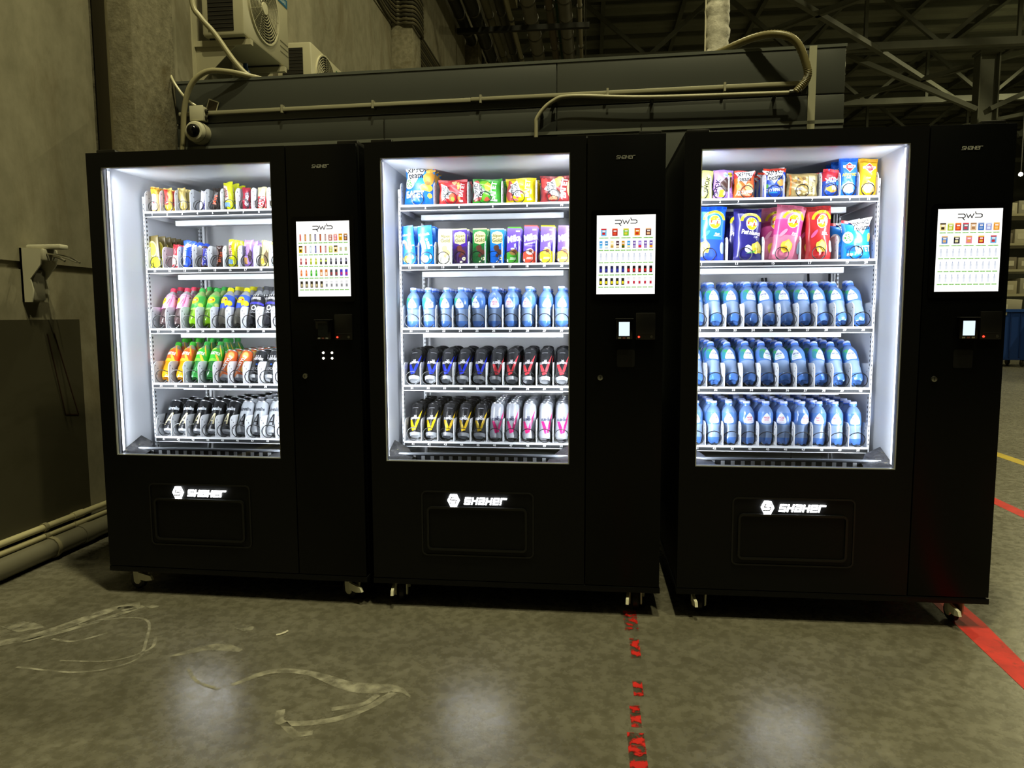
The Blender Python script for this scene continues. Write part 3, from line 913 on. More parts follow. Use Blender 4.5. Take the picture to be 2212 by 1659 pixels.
# storage rack
rk = thing('storage_rack', 'steel storage rack with cartons in the far aisle', 'rack', Matrix.Translation((11.2, 17.6, 0)))
for x in (-1.35, 1.35):
    for y in (-0.45, 0.45):
        g = MB(); g.box(x - 0.04, x + 0.04, y - 0.04, y + 0.04, 0, 4.4, '#77735f'); g.obj('upright', 'satin', rk)
for z in (0.9, 1.75, 2.38, 3.05, 3.8):
    g = MB(); g.box(-1.35, 1.35, -0.47, 0.47, z - 0.06, z, '#9a957c'); g.obj('shelf', 'satin', rk)
cols = ['#8d8a7c', '#7f7a68', '#a5a08c', '#6a6355', '#97907a']
num = ['first', 'second', 'third', 'fourth', 'fifth', 'sixth']
lev = {0.9: 'lowest shelf', 1.75: 'second shelf', 2.38: 'third shelf', 3.05: 'fourth shelf', 3.8: 'top shelf'}
for z in (0.9, 1.75, 2.38, 3.05, 3.8):
    x = -1.25
    k = 0
    while x < 1.0 and k < 6:
        w_ = rn.uniform(0.28, 0.46)
        h_ = rn.uniform(0.22, 0.42)
        bx = thing('carton', '%s carton from the left on the %s of the far rack' % (num[k], lev[z]), 'carton', Matrix.Translation((11.2 + x + w_ / 2, 17.5, z)), 'cartons on the far rack')
        c = rn.choice(cols)
        g = MB(); g.bbox(-w_ / 2, w_ / 2, -0.3, 0.3, 0, h_, 0.008, c); g.obj('body', 'matte', bx)
        g = MB(); g.box(-w_ * 0.3, w_ * 0.3, -0.303, -0.299, h_ * 0.3, h_ * 0.7, '#b5b09c'); g.obj('paper_label', 'matte', bx)
        x += w_ + rn.uniform(0.03, 0.1)
        k += 1
pk = thing('hanging_pack', 'white and red plastic pack hanging in front of the far rack', 'pack', Matrix.Translation((10.38, 15.62, 1.322)))
g = MB(); g.bbox(-0.17, 0.17, -0.08, 0.08, 0.0, 0.45, 0.05, '#c9c6bb'); g.obj('body', 'satin', pk)
g = MB(); g.bbox(-0.20, 0.20, -0.07, 0.09, 0.28, 0.50, 0.05, '#9a2f28'); g.obj('top_wrap', 'satin', pk)
g = MB(); g.lathe([(0.0, 0.0), (0.07, 0.01), (0.10, 0.08), (0.07, 0.17), (0.0, 0.2)], '#b8b0a0', 12, (0, 0, 0.48)); g.obj('knot', 'satin', pk)
g = MB(); g.tube([(10.12, 15.75, 1.25), (10.28, 15.75, 2.32)], 0.03, '#9c9784', 8)
tag(g.obj('metal_pole', 'satin'), 'slanted pale metal pole standing in the near blue bin', 'pole')

# ------------------------------------------------------------------ vending machines
MX = [(-1.4791, 0.0278, -0.0223), (-0.2453, 0.0, 0.0), (1.0269, 0.0057, 0.0069)]
WHICH = ['left', 'middle', 'right']
MW, MH, MD = 1.2, 1.94, 0.86
W0, W1, WB, WT = 0.0636, 0.8309, 0.635, 1.879      # window
SPLIT = 0.896
U1, PITCH, VT = 0.1103, 0.0752, 0.2749             # first lane, lane pitch, depth of the number strip
ROWZ = [1.7179, 1.4577, 1.1758, 0.9172, 0.6599]
BLK = '#08090a'

def mmat(m):
    x, y, r_ = MX[m]
    return Matrix.Translation((x, y, 0)) @ Matrix.Rotation(r_, 4, 'Z')

def stroke_letters(mb, strokes, x, z, w, h, t, y0, y1, shear, col):
    """strokes: polylines in unit boxes"""
    for st in strokes:
        for (a, b) in zip(st, st[1:]):
            ax, az, bx, bz = a[0] * w, a[1] * h, b[0] * w, b[1] * h
            d = math.hypot(bx - ax, bz - az)
            ex, ez = (bx - ax) / d * t / 2, (bz - az) / d * t / 2
            q = [(ax - ex - ez, az - ez + ex), (ax - ex + ez, az - ez - ex), (bx + ex + ez, bz + ez - ex), (bx + ex - ez, bz + ez + ex)]
            mb.prism([(x + px + pz * shear, z + pz) for px, pz in q], y0, y1, col, 'xz')

GL = {'S': [[(1, 1), (0, 1), (0, .5), (1, .5), (1, 0), (0, 0)]], 'H': [[(0, 0), (0, 1)], [(1, 0), (1, 1)], [(0, .5), (1, .5)]],
      'A': [[(0, 1), (1, 1), (1, 0), (0, 0), (0, .5), (1, .5)]], 'E': [[(1, 0), (0, 0), (0, 1), (1, 1), (1, .5), (0, .5)]], 'R': [[(0, 0), (0, 1), (1, 1)]]}

coil_cache = {}
def coil_mesh(r_, pitch, left, part=False):
    k = (r_, pitch, left, part)
    if k not in coil_cache:
        turns = 0.44 / pitch
        n = int(turns * 18)
        s = -1 if left else 1
        pts = []
        for i in range(-3, n + 1):
            a = 2 * math.pi * i / 18
            if part:
                y = 0.0 if i < 10 else (i - 10) / 8 * pitch * 0.8 if i < 18 else pitch * 0.8 + (i - 18) / 18 * pitch
            else:
                y = 0.004 * max(0, i) / 18 if i < 18 else 0.004 + (i - 18) / 18 * pitch
            pts.append((s * r_ * math.sin(a) * -1, y, -r_ * math.cos(a)))
        g = MB(); g.tube(pts, 0.0019, '#0b0c0d', 5)
        coil_cache[k] = made(g, 'satin', 'coil')
    return coil_cache[k]

div_cache = {}
def divider_mesh(h):
    if h not in div_cache:
        g = MB()
        poly = [(VT + 0.004, 0.0), (VT + 0.004, h * 0.72)]
        for k in range(7):
            a = R(180 - 90 * k / 6)
            poly.append((VT + 0.034 + 0.030 * math.cos(a), h * 0.72 + h * 0.28 * math.sin(a)))
        poly += [(VT + 0.16, h * 0.93), (VT + 0.45, h * 0.9), (VT + 0.45, 0.0)]
        g.prism(poly, -0.0013, 0.0013, '#dfe2e6', 'yz')
        for vy, vz in ((0.018, 0.80), (0.034, 0.66), (0.030, 0.40)):
            g.box(-0.0017, 0.0017, VT + vy - 0.0025, VT + vy + 0.0025, h * vz - 0.003, h * vz + 0.003, '#55585c')
        div_cache[h] = made(g, 'satin', 'divider')
    return div_cache[h]

def lane_u(n):
    return U1 + PITCH * ((n - 1) % 10)

def make_machine(m, label, bounds, numbers, dark_reader=False, leds=False, cables=False):
    root = thing('vending_machine', label, 'vending machine', mmat(m), 'vending machines in a row')
    # cabinet
    g = MB()
    g.box(0.0, 0.022, 0.036, MD, 0.13, MH, BLK)
    g.box(MW - 0.02, MW, 0.036, MD, 0.13, MH, BLK)
    g.box(0.0, MW, MD - 0.02, MD, 0.13, MH, BLK)
    g.box(0.0, MW, 0.036, MD, MH - 0.022, MH, BLK)
    g.box(0.0, MW, 0.03, MD, 0.105, 0.145, BLK)
    g.box(0.872, 0.892, 0.036, MD - 0.02, 0.145, MH - 0.022, BLK)
    g.obj('cabinet', 'black', root)
    g = MB(); g.bbox(-0.003, MW + 0.003, 0.0, MD, 0.1039, 0.1275, 0.002, BLK); g.obj('base_skirt', 'black', root)
    # white inner liner
    lc = '#d6dae1'
    g = MB()
    g.box(0.030, 0.044, 0.036, 0.80, 0.55, 1.905, lc)
    g.box(0.850, 0.866, 0.036, 0.80, 0.55, 1.905, lc)
    g.box(0.030, 0.866, 0.786, 0.80, 0.55, 1.905, '#eef0f3')
    g.box(0.030, 0.866, 0.036, 0.80, 1.893, 1.905, lc)
    g.box(0.030, 0.866, 0.036, 0.80, 0.54, 0.56, '#6f7370')
    g.obj('inner_liner', 'gloss' if False else 'satin', root)
    # door frame with the window opening
    g = MB()
    g.box(0.0, W0, 0.0, 0.034, 0.131, MH, BLK)
    g.box(W1, SPLIT - 0.0025, 0.0, 0.034, 0.131, MH, BLK)
    g.box(W0, W1, 0.0, 0.034, WT, MH, BLK)
    g.box(W0, W1, 0.0, 0.034, 0.131, WB, BLK)
    door = g.obj('door_frame', 'black', root)
    g = MB()
    c = '#c4c8cc'
    g.box(W0, W0 + 0.004, 0.004, 0.030, WB, WT, c); g.box(W1 - 0.004, W1, 0.004, 0.030, WB, WT, c)
    g.box(W0 + 0.004, W1 - 0.004, 0.004, 0.030, WT - 0.003, WT, c); g.box(W0 + 0.004, W1 - 0.004, 0.004, 0.030, WB, WB + 0.003, c)
    g.obj('window_trim', 'satin', door)
    g = MB(); g.box(W0 + 0.002, W1 - 0.002, 0.012, 0.018, WB + 0.002, WT - 0.002, '#ffffff'); g.obj('window_glass', 'glass', door)
    # black gasket and led strips behind the window edge
    for u0, u1 in ((0.045, 0.062), (0.833, 0.849)):
        g = MB(); g.box(u0, u1, 0.036, 0.046, WB - 0.02, WT + 0.005, '#15171a'); g.obj('gasket', 'satin', door)
    for u0, u1, s0, s1 in ((0.0510, 0.0585, 0.0445, 0.0500), (0.8355, 0.8430, 0.8440, 0.8495)):
        g = MB(); g.box(s0, s1, 0.046, 0.078, WB - 0.01, WT + 0.005, '#d5d9df'); g.obj('led_shield', 'satin', root)  # shield added to keep strip light off the side wall
        g = MB(); g.box(u0, u1, 0.052, 0.066, WB + 0.01, WT - 0.005, '#e9f0ff'); g.obj('led_strip', 'led', root)
        ld = bpy.data.lights.new('led_strip_light', 'AREA')
        ld.shape = 'RECTANGLE'
        ld.size = 0.012
        ld.size_y = WT - WB - 0.03
        ld.energy = LED_WATTS
        ld.color = (0.90, 0.95, 1.0)
        ld.spread = R(112)
        lo = bpy.data.objects.new('strip_light', ld)
        COL.objects.link(lo)
        lo.parent = root
        lo.matrix_local = Matrix.Translation(((u0 + u1) / 2, 0.068, (WB + WT) / 2)) @ Matrix.Rotation(R(-30 if u0 < 0.4 else 30), 4, 'Z') @ Matrix.Rotation(R(90), 4, 'X')
    g = MB(); g.box(0.08, 0.815, 0.056, 0.070, 1.886, 1.892, '#e9f0ff'); g.obj('led_strip', 'ledtop', root)
    ld = bpy.data.lights.new('led_strip_light', 'AREA')
    ld.shape = 'RECTANGLE'
    ld.size = 0.72
    ld.size_y = 0.012
    ld.energy = LED_WATTS * 0.3
    ld.color = (0.90, 0.95, 1.0)
    ld.spread = R(112)
    lo = bpy.data.objects.new('strip_light', ld)
    COL.objects.link(lo)
    lo.parent = root
    lo.matrix_local = Matrix.Translation((0.447, 0.063, 1.884)) @ Matrix.Rotation(R(40), 4, 'X')
    # control panel column
    g = MB(); g.bbox(SPLIT + 0.0025, MW, 0.0, 0.034, 0.131, MH, 0.002, '#050607'); pan = g.obj('control_panel', 'blackgloss', root)
    g = MB(); g.prism(rounded(0.914, 1.184, 1.302, 1.652, 0.014), -0.004, 0.002, '#030304', 'xz'); bez = g.obj('screen_bezel', 'blackgloss', root)
    g = MB(); g.box(0.9365, 1.1646, -0.0048, -0.0038, 1.3249, 1.6322, '#fffdf8'); g.obj('screen', 'screen', bez)
    link('screen_image', screen_image(m), bez)
    p = Print(flat_map(-0.0006), off=0.0002, sub=1)
    g = MB()
    x = 1.0105
    for ch in 'SHAHER':
        stroke_letters(g, GL[ch], x, 1.8480, 0.0088, 0.0115, 0.0018, -0.0014, 0.0006, 0.22, '#c4c6c2')
        x += 0.0122
    g.obj('name_lettering', 'satin', pan)
    # card reader
    u0 = (1.013, 1.0137, 1.027)[m]
    g = MB(); g.bbox(u0, u0 + 0.067, -0.022, 0.002, 1.146, 1.226, 0.005, '#0a0a0b'); rd = g.obj('card_reader', 'gloss', root)
    g = MB(); g.box(u0 + 0.012, u0 + 0.054, -0.0232, -0.0215, 1.160, 1.215, '#1b1f21' if dark_reader else '#dff3ff'); g.obj('reader_screen', 'gloss' if dark_reader else 'screen', rd)
    g = MB(); g.bbox(u0 - 0.002, u0 + 0.069, -0.030, 0.0, 1.226, 1.2295, 0.001, '#2b2c2e'); g.obj('reader_hood', 'satin', rd)
    for k, cc in ((0, '#8b8a84'), (1, '#7a4a44'), (2, '#8b8a84')):
        g = MB(); g.box(u0 + 0.010 + 0.017 * k, u0 + 0.021 + 0.017 * k, -0.0228, -0.0218, 1.149, 1.155, cc); g.obj('card_mark', 'satin', rd)
    b0 = u0 + 0.078
    g = MB(); g.bbox(b0, b0 + 0.078, -0.012, 0.002, 1.144, 1.251, 0.004, '#0b0b0c'); bx = g.obj('coin_module', 'satin', root)
    g = MB(); g.lathe([(0.0, -0.016), (0.0035, -0.015), (0.004, -0.011)], '#ff2a1a', 10, (b0 + 0.013, 0, 1.1555), 'y'); g.obj('red_indicator', 'dot', bx)
    g = MB(); g.lathe([(0.0, -0.014), (0.005, -0.014), (0.006, -0.011)], '#9a9a94', 12, (b0 + 0.062, 0, 1.156), 'y'); g.obj('key_slot', 'metal', bx)
    g = MB(); g.box(b0 + 0.01, b0 + 0.068, -0.0135, -0.0115, 1.170, 1.1715, '#26272a'); g.obj('coin_slot', 'satin', bx)
    g = MB(); g.lathe([(0.0, -0.006), (0.004, -0.006), (0.0105, -0.005), (0.0115, 0.0)], '#b5b6b2', 18, (0.954, 0, 0.992), 'y'); lk = g.obj('door_lock', 'metal', root)
    g = MB(); g.box(0.9528, 0.9552, -0.0068, -0.0055, 0.986, 0.998, '#101010'); g.obj('keyhole', 'satin', lk)
    if leds:
        for u in (1.0361, 1.0741):
            for z in (1.0674, 1.0905):
                g = MB(); g.lathe([(0.0, -0.005), (0.004, -0.004), (0.0048, 0.0)], '#fff6d8', 10, (u, 0, z), 'y'); g.obj('status_light', 'dot', root)
    else:
        g = MB(); g.prism(rounded(1.02, 1.09, 1.035, 1.105, 0.008), -0.0012, 0.001, '#0e0f11', 'xz'); g.obj('button_pad', 'satin', root)
    # delivery flap
    def ring(x0, x1, z0, z1, r_, w_, y0, col):
        a = rounded(x0, x1, z0, z1, r_); b = rounded(x0 + w_, x1 - w_, z0 + w_, z1 - w_, max(r_ - w_, 0.002))
        n = len(a)
        q = MB()
        vs = [(p_[0], 0.001, p_[1]) for p_ in a] + [(p_[0], y0, p_[1]) for p_ in a] + [(p_[0], y0, p_[1]) for p_ in b] + [(p_[0], 0.001, p_[1]) for p_ in b]
        fs = []
        for k in range(n):
            k2 = (k + 1) % n
            for l in range(3):
                fs.append((l * n + k, l * n + k2, (l + 1) * n + k2, (l + 1) * n + k))
        q.add(vs, fs, col)
        return q
    fl = ring(0.212, 0.686, 0.235, 0.514, 0.022, 0.006, -0.004, '#101113').obj('delivery_surround', 'satin', root)
    g = MB(); g.prism(rounded(0.240, 0.654, 0.264, 0.444, 0.018), -0.003, 0.002, '#060708', 'xz'); g.obj('delivery_flap', 'black', fl)
    ring(0.236, 0.658, 0.260, 0.448, 0.021, 0.009, -0.010, '#0c0d0e').obj('flap_rim', 'satin', fl)
    # illuminated badge: hexagon with an S cut and the name
    g = MB()
    hx, hz, hr = 0.3495, 0.4745, 0.0255
    g.prism([(hx - hr * 0.52, hz + hr), (hx + hr * 0.52, hz + hr), (hx + hr, hz), (hx + hr * 0.52, hz - hr), (hx - hr * 0.52, hz - hr), (hx - hr, hz)], -0.0035, 0.001, '#ffffff', 'xz')
    em = g.obj('badge_emblem', 'logo', root)
    g = MB()
    stroke_letters(g, [[(0.66, 0.48), (-0.34, 0.48), (-0.50, 0.06), (0.46, 0.02), (0.32, -0.46), (-0.66, -0.46)]], hx, hz, hr, hr, 0.0044, -0.0042, -0.0030, 0, '#0a0a0a')
    g.obj('emblem_cut', 'matte', em)
    g = MB()
    x = 0.3965
    for ch in 'SHAHER':
        stroke_letters(g, GL[ch], x, 0.4615, 0.0190, 0.0235, 0.0056, -0.0035, 0.001, 0.22, '#ffffff')
        x += 0.0300
    g.obj('badge_lettering', 'logo', root)
    # top brackets
    for u in (0.012, MW - 0.10):
        g = MB(); g.bbox(u, u + 0.088, 0.05, 0.16, MH, MH + 0.024, 0.004, '#0a0a0a'); g.obj('top_bracket', 'satin', root)
    # castors
    for u, sp in ((0.10, (80, 8, 4)[m]), (MW - 0.09, (62, -6, 4)[m])):
        for v in (0.072, MD - 0.10):
            ca = bpy.data.objects.new('castor', None)
            COL.objects.link(ca)
            ca.parent = root
            ca.matrix_local = Matrix.Translation((u, v, 0)) @ Matrix.Rotation(R(sp), 4, 'Z')
            g = MB()
            for s in (-1, 1):
                g.prism([(-0.022, 0.096), (0.022, 0.096), (0.018, 0.040), (0.008, 0.030), (-0.008, 0.030), (-0.018, 0.040)], s * 0.024 - 0.003, s * 0.024 + 0.003, '#d6d4c0', 'yz')
            g.box(-0.030, 0.030, -0.030, 0.030, 0.092, 0.1045, '#d6d4c0')
            g.obj('castor_fork', 'satin', ca)
            g = MB(); g.lathe([(0.0, -0.014), (0.034, -0.014), (0.040, -0.009), (0.040, 0.009), (0.034, 0.014), (0.0, 0.014)], '#1a1917', 20, (0, 0.016, 0.040), 'x'); g.obj('wheel', 'satin', ca)
            g = MB()
            g.prism([(-0.015, 0.088), (-0.085, 0.078), (-0.095, 0.060), (-0.060, 0.052), (-0.015, 0.056)], -0.036, -0.024, '#dcdac6', 'yz')
            g.obj('brake_lever', 'satin', ca)
            g = MB()
            g.prism([(0.015, 0.088), (0.040, 0.080), (0.044, 0.060), (0.015, 0.056)], 0.024, 0.036, '#9e9d88', 'yz')
            g.obj('fork_lug', 'satin', ca)
    # rack posts with slots
    for u in (0.0665, 0.8285):
        for v in (VT + 0.012, 0.74):
            g = MB(); g.box(u - 0.004, u + 0.004, v - 0.012, v + 0.012, 0.58, 1.80, '#dfe3e8')
            z = 0.60
            sg = -1 if u > 0.4 else 1
            while z < 1.78:
                g.box(u + sg * 0.0038, u + sg * 0.0046, v - 0.004, v + 0.004, z, z + 0.010, '#33363a')
                g.box(u - 0.0022, u + 0.0022, v - 0.0127, v - 0.0118, z, z + 0.010, '#33363a')
                z += 0.020
            g.obj('rack_post', 'satin', root)
    # drop area
    g = MB(); g.add([(0.05, 0.135, 0.632), (0.845, 0.135, 0.632), (0.845, 0.60, 0.585), (0.05, 0.60, 0.585)], [(0, 1, 2, 3)], '#8d928e'); g.obj('drop_chute', 'gloss', root)
    g = MB(); g.bbox(0.085, 0.845, 0.118, 0.136, 0.640, 0.648, 0.002, '#8b9098'); lip = g.obj('chute_lip', 'satin', root)
    g = MB(); g.box(0.085, 0.845, 0.120, 0.134, 0.575, 0.640, '#20242c'); g.obj('chute_front', 'satin', root)
    sq = MB(); sq.box(0, 0.0155, 0.1185, 0.1205, 0.612, 0.6365, '#c4c8cc'); me = made(sq, 'satin', 'vent_square')
    for k in range(18):
        o = link('vent_square', me, lip); o.location = (0.105 + 0.0405 * k, 0, 0)
    for s in (0, 1):
        f = (lambda u: u) if s == 0 else (lambda u: 0.894 - u)
        g = MB(); g.add([(f(0.046), 0.05, 0.636), (f(0.105), 0.20, 0.660), (f(0.150), 0.118, 0.636), (f(0.160), 0.05, 0.628), (f(0.046), 0.20, 0.690)], [(0, 1, 4), (0, 3, 2, 1)], '#ffffff')
        g.obj('corner_film', 'marble', root)
    # cables at the back of the right machine
    if cables:
        for pts in ([(0.50, 0.76, 1.42), (0.51, 0.74, 1.30), (0.60, 0.73, 1.20), (0.69, 0.74, 1.32), (0.70, 0.76, 1.45)], [(0.485, 0.77, 1.42), (0.50, 0.75, 1.28), (0.60, 0.74, 1.17)],
                    [(0.80, 0.75, 1.75), (0.79, 0.73, 1.5), (0.785, 0.72, 1.25), (0.75, 0.74, 1.17), (0.80, 0.76, 0.9), (0.79, 0.76, 0.6)], [(0.73, 0.75, 0.95), (0.66, 0.75, 0.85), (0.64, 0.75, 0.58)]):
            g = MB(); g.tube(curve(pts, 8), 0.006, '#121316', 8); g.obj('inner_cable', 'satin', root)
    # trays
    for r_ in range(5):
        z = ROWZ[r_]
        zf = z + 0.011
        g = MB()
        g.box(0.072, 0.826, VT - 0.002, 0.745, zf - 0.003, zf, '#e8eaee')
        g.box(0.072, 0.826, VT - 0.004, VT + 0.002, zf - 0.006, zf + 0.003, '#eceef0')
        g.box(0.072, 0.826, VT - 0.003, VT + 0.003, z - 0.013, z - 0.0095, '#e3e6e9')
        g.box(0.069, 0.072, VT - 0.004, 0.745, z - 0.013, zf + 0.012, '#e3e6e9')
        g.box(0.826, 0.829, VT - 0.004, 0.745, z - 0.013, zf + 0.012, '#e3e6e9')
        tray = g.obj('tray', 'satin', root)
        g = MB(); g.box(0.0725, 0.8255, VT - 0.0025, VT + 0.002, z - 0.0095, zf - 0.006, '#1f2226'); g.obj('price_strip', 'matte', tray)
        g = MB(); g.bbox(0.13 if m != 2 else 0.09, 0.79 if m != 2 else 0.75, 0.42, 0.47, z - 0.035, z - 0.010, 0.002, '#d9dde2'); g.obj('tray_support', 'gloss', tray)
        hgt = 0.104
        for k in bounds[r_]:
            o = link('divider', divider_mesh(hgt), tray)
            o.location = (0.0727 + PITCH * k, 0, zf)
        cr = (0.0235, 0.027, 0.0305, 0.0305, 0.0305)[r_] if m != 1 or r_ else 0.027
        if m == 2 and r_ == 0: cr = 0.026
        B_ = bounds[r_]
        for a, b in zip(B_, B_[1:]):
            o = link('coil', coil_mesh(cr, 0.055 if r_ < 2 else 0.085, m == 2, r_ >= 2), tray)
            o.location = (0.0727 + PITCH * (a + b) / 2, VT + 0.007, zf + cr + 0.003)
        for n_ in numbers[r_]:
            q = Print(flat_map(VT - 0.0025), off=0.0004, sub=1)
            q.txt(str(n_), 0, 0, 0.0110, '#e4e4e2', bold=0.03)
            o = link('number', q.mesh('satin'), tray)
            o.location = (lane_u(n_), 0, z + 0.0002)
        for k in (B_[1:-1] if len(B_) < 10 else []):
            g = MB(); u = 0.0727 + PITCH * k; g.box(u - 0.0012, u + 0.0012, VT - 0.0032, VT - 0.0024, z - 0.0095, zf - 0.006, '#16181a'); g.obj('strip_joint', 'satin', tray)
    return root

# icons shown on the screens: (kind, main colour, second colour, count of cells wide)
W_ = ('water', '#c9d0dc', '#8e9cc0', 1)
SCREENS = [
    [[('bar', '#e08a7a', '#c8574a', 1), ('bar', '#b8763f', '#e0a05a', 1), ('bar', '#8f7f52', '#c9b98a', 1), ('bar', '#6a6276', '#a8a0b8', 1), ('bar', '#8d4a2a', '#c8643a', 1), ('bar', '#a98a80', '#c9a8a0', 1),
      ('pack', '#a8503f', '#f0d8c8', 1), ('pack', '#d86a78', '#f0c8b0', 1), ('pack', '#e8b81f', '#c88a1a', 1), ('pack', '#5a2f2a', '#d8a060', 1)],
     [('pack', '#e0c02a', '#4a3010', 1), ('bar', '#a86a5a', '#c88a7a', 1), ('bar', '#b8c8d0', '#e8f0f4', 1), ('bar', '#6a6aa0', '#a0a0c8', 1), ('bar', '#a84a2a', '#d8643a', 1), ('bar', '#b07a7a', '#d0a0a0', 1),
      ('pack', '#a8b83a', '#e8e8a0', 1), ('pack', '#e8d080', '#3a2a1a', 1), ('mini', '#b8c8a0', '#d0a890', 1), ('mini', '#b0c898', '#d8a890', 1)],
     [('bottle', '#a84a4a', '#e8a8a0', 1)] * 2 + [('bottle', '#a8b82a', '#e0e080', 1)] * 2 + [('bottle', '#3a3a34', '#c8d860', 1)] * 2 + [('bottle', '#3a3a40', '#8a8a90', 1)] * 2 + [('bottle', '#2a2a30', '#9a9ab0', 1)] * 2,
     [('bottle', '#e07a3a', '#f0a070', 1)] * 2 + [('bottle', '#3aa82a', '#80d060', 1)] * 2 + [('can', '#d08040', '#f0e0c0', 1)] * 2 + [('can', '#4a4a4e', '#a04a4a', 1)] * 2 + [('can', '#4a3ac0', '#c03a70', 1)] * 2,
     [('can', '#3a3428', '#c8b88a', 1)] * 5 + [('can', '#e8e8e8', '#8a8a8a', 1)] * 5],
    [[('pack', '#6ab8e0', '#c82a2a', 2), ('pack', '#a82a20', '#e05030', 2), ('pack', '#6ab830', '#e0c840', 2), ('pack', '#d88a20', '#c83020', 2), ('pack', '#5a3028', '#e0b080', 2)],
     [('tab', '#3a9ad8', '#a0d8f0', 1), ('tab', '#3a8ac0', '#f0f4e0', 1), ('tab', '#f0e0a0', '#c8a050', 1), ('tab', '#4a2a30', '#e8d8b0', 1), ('tab', '#c88a20', '#3a5a20', 1), ('tab', '#3a9ad8', '#f0e0a0', 1), ('tab', '#7a60a8', '#b0a0c8', 1), ('tab', '#a080d8', '#d83040', 1), ('tab', '#7a60a8', '#a890c0', 1), ('tab', '#6a50a0', '#e8a030', 1)],
     [W_] * 10, [('can', '#26264a', '#3a3a9a', 1)] * 5 + [('can', '#26181a', '#d02a2a', 1)] * 5, [('can', '#2a2a20', '#e8d82a', 1)] * 5 + [('can', '#eeeaea', '#c02a3a', 1)] * 5],
    [[('pack', '#e8d890', '#3a2a1a', 1.25), ('pack', '#a8b82a', '#e8e8a0', 1.25), ('pack', '#c83a20', '#f07a30', 1.25), ('pack', '#6a6e7a', '#d04050', 1.25), ('pack', '#d8b890', '#a87a50', 1.25), ('pack', '#3a70b8', '#8aa0c8', 1.25), ('pack', '#9aa0d0', '#d8e0f0', 1.25), ('pack', '#e0902a', '#f0c070', 1.25)],
     [('pack', '#4a78b8', '#e0b070', 2), ('pack', '#24242c', '#e0d8a0', 2), ('pack', '#e08090', '#e0a050', 2), ('pack', '#a81a20', '#e8b040', 2), ('pack', '#6ab0d8', '#c83030', 2)],
     [W_] * 10, [W_] * 10, [W_] * 10]]

def screen_image(m):
    p = Print(flat_map(-0.0049), off=0.0003, sub=1)
    x0, x1, z0, z1 = 0.9365, 1.1646, 1.3249, 1.6322
    w, h = x1 - x0, z1 - z0
    g = p.mb
    # header mark
    cx, zt = (x0 + x1) / 2, z1 - 0.026
    y0, y1 = -0.0056, -0.0052
    k = '#101010'
    stroke_letters(g, [[(0, 1), (0.8, 1), (1, 0.75), (1, 0.3), (0.8, 0.05), (0, 0.05)], [(0.62, 0.05), (0.9, -0.5)]], cx - 0.042, zt - 0.008, 0.024, 0.014, 0.0030, y0, y1, 0, k)
    stroke_letters(g, [[(0, 1), (0.25, 0), (0.5, 0.8), (0.75, 0), (1, 1)]], cx - 0.0135, zt - 0.008, 0.026, 0.015, 0.0028, y0, y1, 0, k)
    stroke_letters(g, [[(0, 1.6), (0.1, 1), (0.8, 1), (1, 0.75), (1, 0.3), (0.8, 0.05), (0, 0.05)]], cx + 0.018, zt - 0.007, 0.024, 0.013, 0.0030, y0, y1, 0, k)
    for r_, row in enumerate(SCREENS[m]):
        zc = z1 - 0.066 - 0.0480 * r_
        x = x0 + 0.006
        cw0 = (w - 0.012) / 10
        for kind, a, b, nc in row:
            cw = cw0 * nc
            cxx = x + cw / 2
            def R_(dx0, dx1, dz0, dz1, c_):
                p.tris([(cxx + dx0, zc + dz0), (cxx + dx1, zc + dz0), (cxx + dx1, zc + dz1), (cxx + dx0, zc + dz1)], [(0, 1, 2, 3)], c_, step=False)
            p.off = 0.0003
            if kind == 'pack':
                ww = 0.0105 if nc > 1 else 0.0078
                R_(-ww, ww, -0.014, 0.014, a); p.off = 0.0005; R_(-ww, ww, 0.009, 0.014, b); R_(-ww * 0.6, ww * 0.5, -0.010, -0.001, b); R_(-ww * 0.5, ww * 0.6, 0.002, 0.007, '#f4e8e0')
            elif kind == 'bar':
                R_(-0.0035, 0.0035, -0.014, 0.014, a); p.off = 0.0005; R_(-0.0018, 0.0022, -0.010, 0.009, b)
            elif kind == 'mini':
                R_(-0.005, 0.005, -0.008, 0.008, a); p.off = 0.0005; R_(-0.003, 0.003, -0.003, 0.004, b)
            elif kind == 'tab':
                R_(-0.0058, 0.0058, -0.014, 0.014, a); p.off = 0.0005; R_(-0.0058, 0.0058, -0.012, -0.003, b); R_(-0.004, 0.004, 0.003, 0.007, '#f2f0f4')
            elif kind == 'can':
                R_(-0.0055, 0.0055, -0.013, 0.013, a); p.off = 0.0005; R_(-0.0035, 0.004, -0.009, 0.002, b); R_(-0.0045, 0.0045, 0.0125, 0.0138, '#9a9a9a')
            elif kind == 'bottle':
                R_(-0.0040, 0.0040, -0.014, 0.005, a); p.tris([(cxx - 0.004, zc + 0.005), (cxx + 0.004, zc + 0.005), (cxx + 0.0014, zc + 0.011), (cxx - 0.0014, zc + 0.011)], [(0, 1, 2, 3)], a, step=False); R_(-0.0014, 0.0014, 0.011, 0.0145, b); p.off = 0.0005; R_(-0.0040, 0.0040, -0.003, 0.005, b)
            else:
                R_(-0.0034, 0.0034, -0.014, 0.005, '#dfe3ea'); R_(-0.0034, 0.0034, -0.001, 0.006, a); R_(-0.0022, 0.0022, 0.006, 0.010, a); R_(-0.0012, 0.0012, 0.010, 0.0145, b)
            p.off = 0.0003
            R_(-cw * 0.42, cw * 0.42, -0.0240, -0.0205, '#8fd068')
            p.off = 0.0005
            R_(-cw * 0.3, -cw * 0.05, -0.0230, -0.0215, '#5c8a48'); R_(cw * 0.1, cw * 0.35, -0.0230, -0.0215, '#5c8a48')
            x += cw
    return p.mesh('screen', 'screen_image')

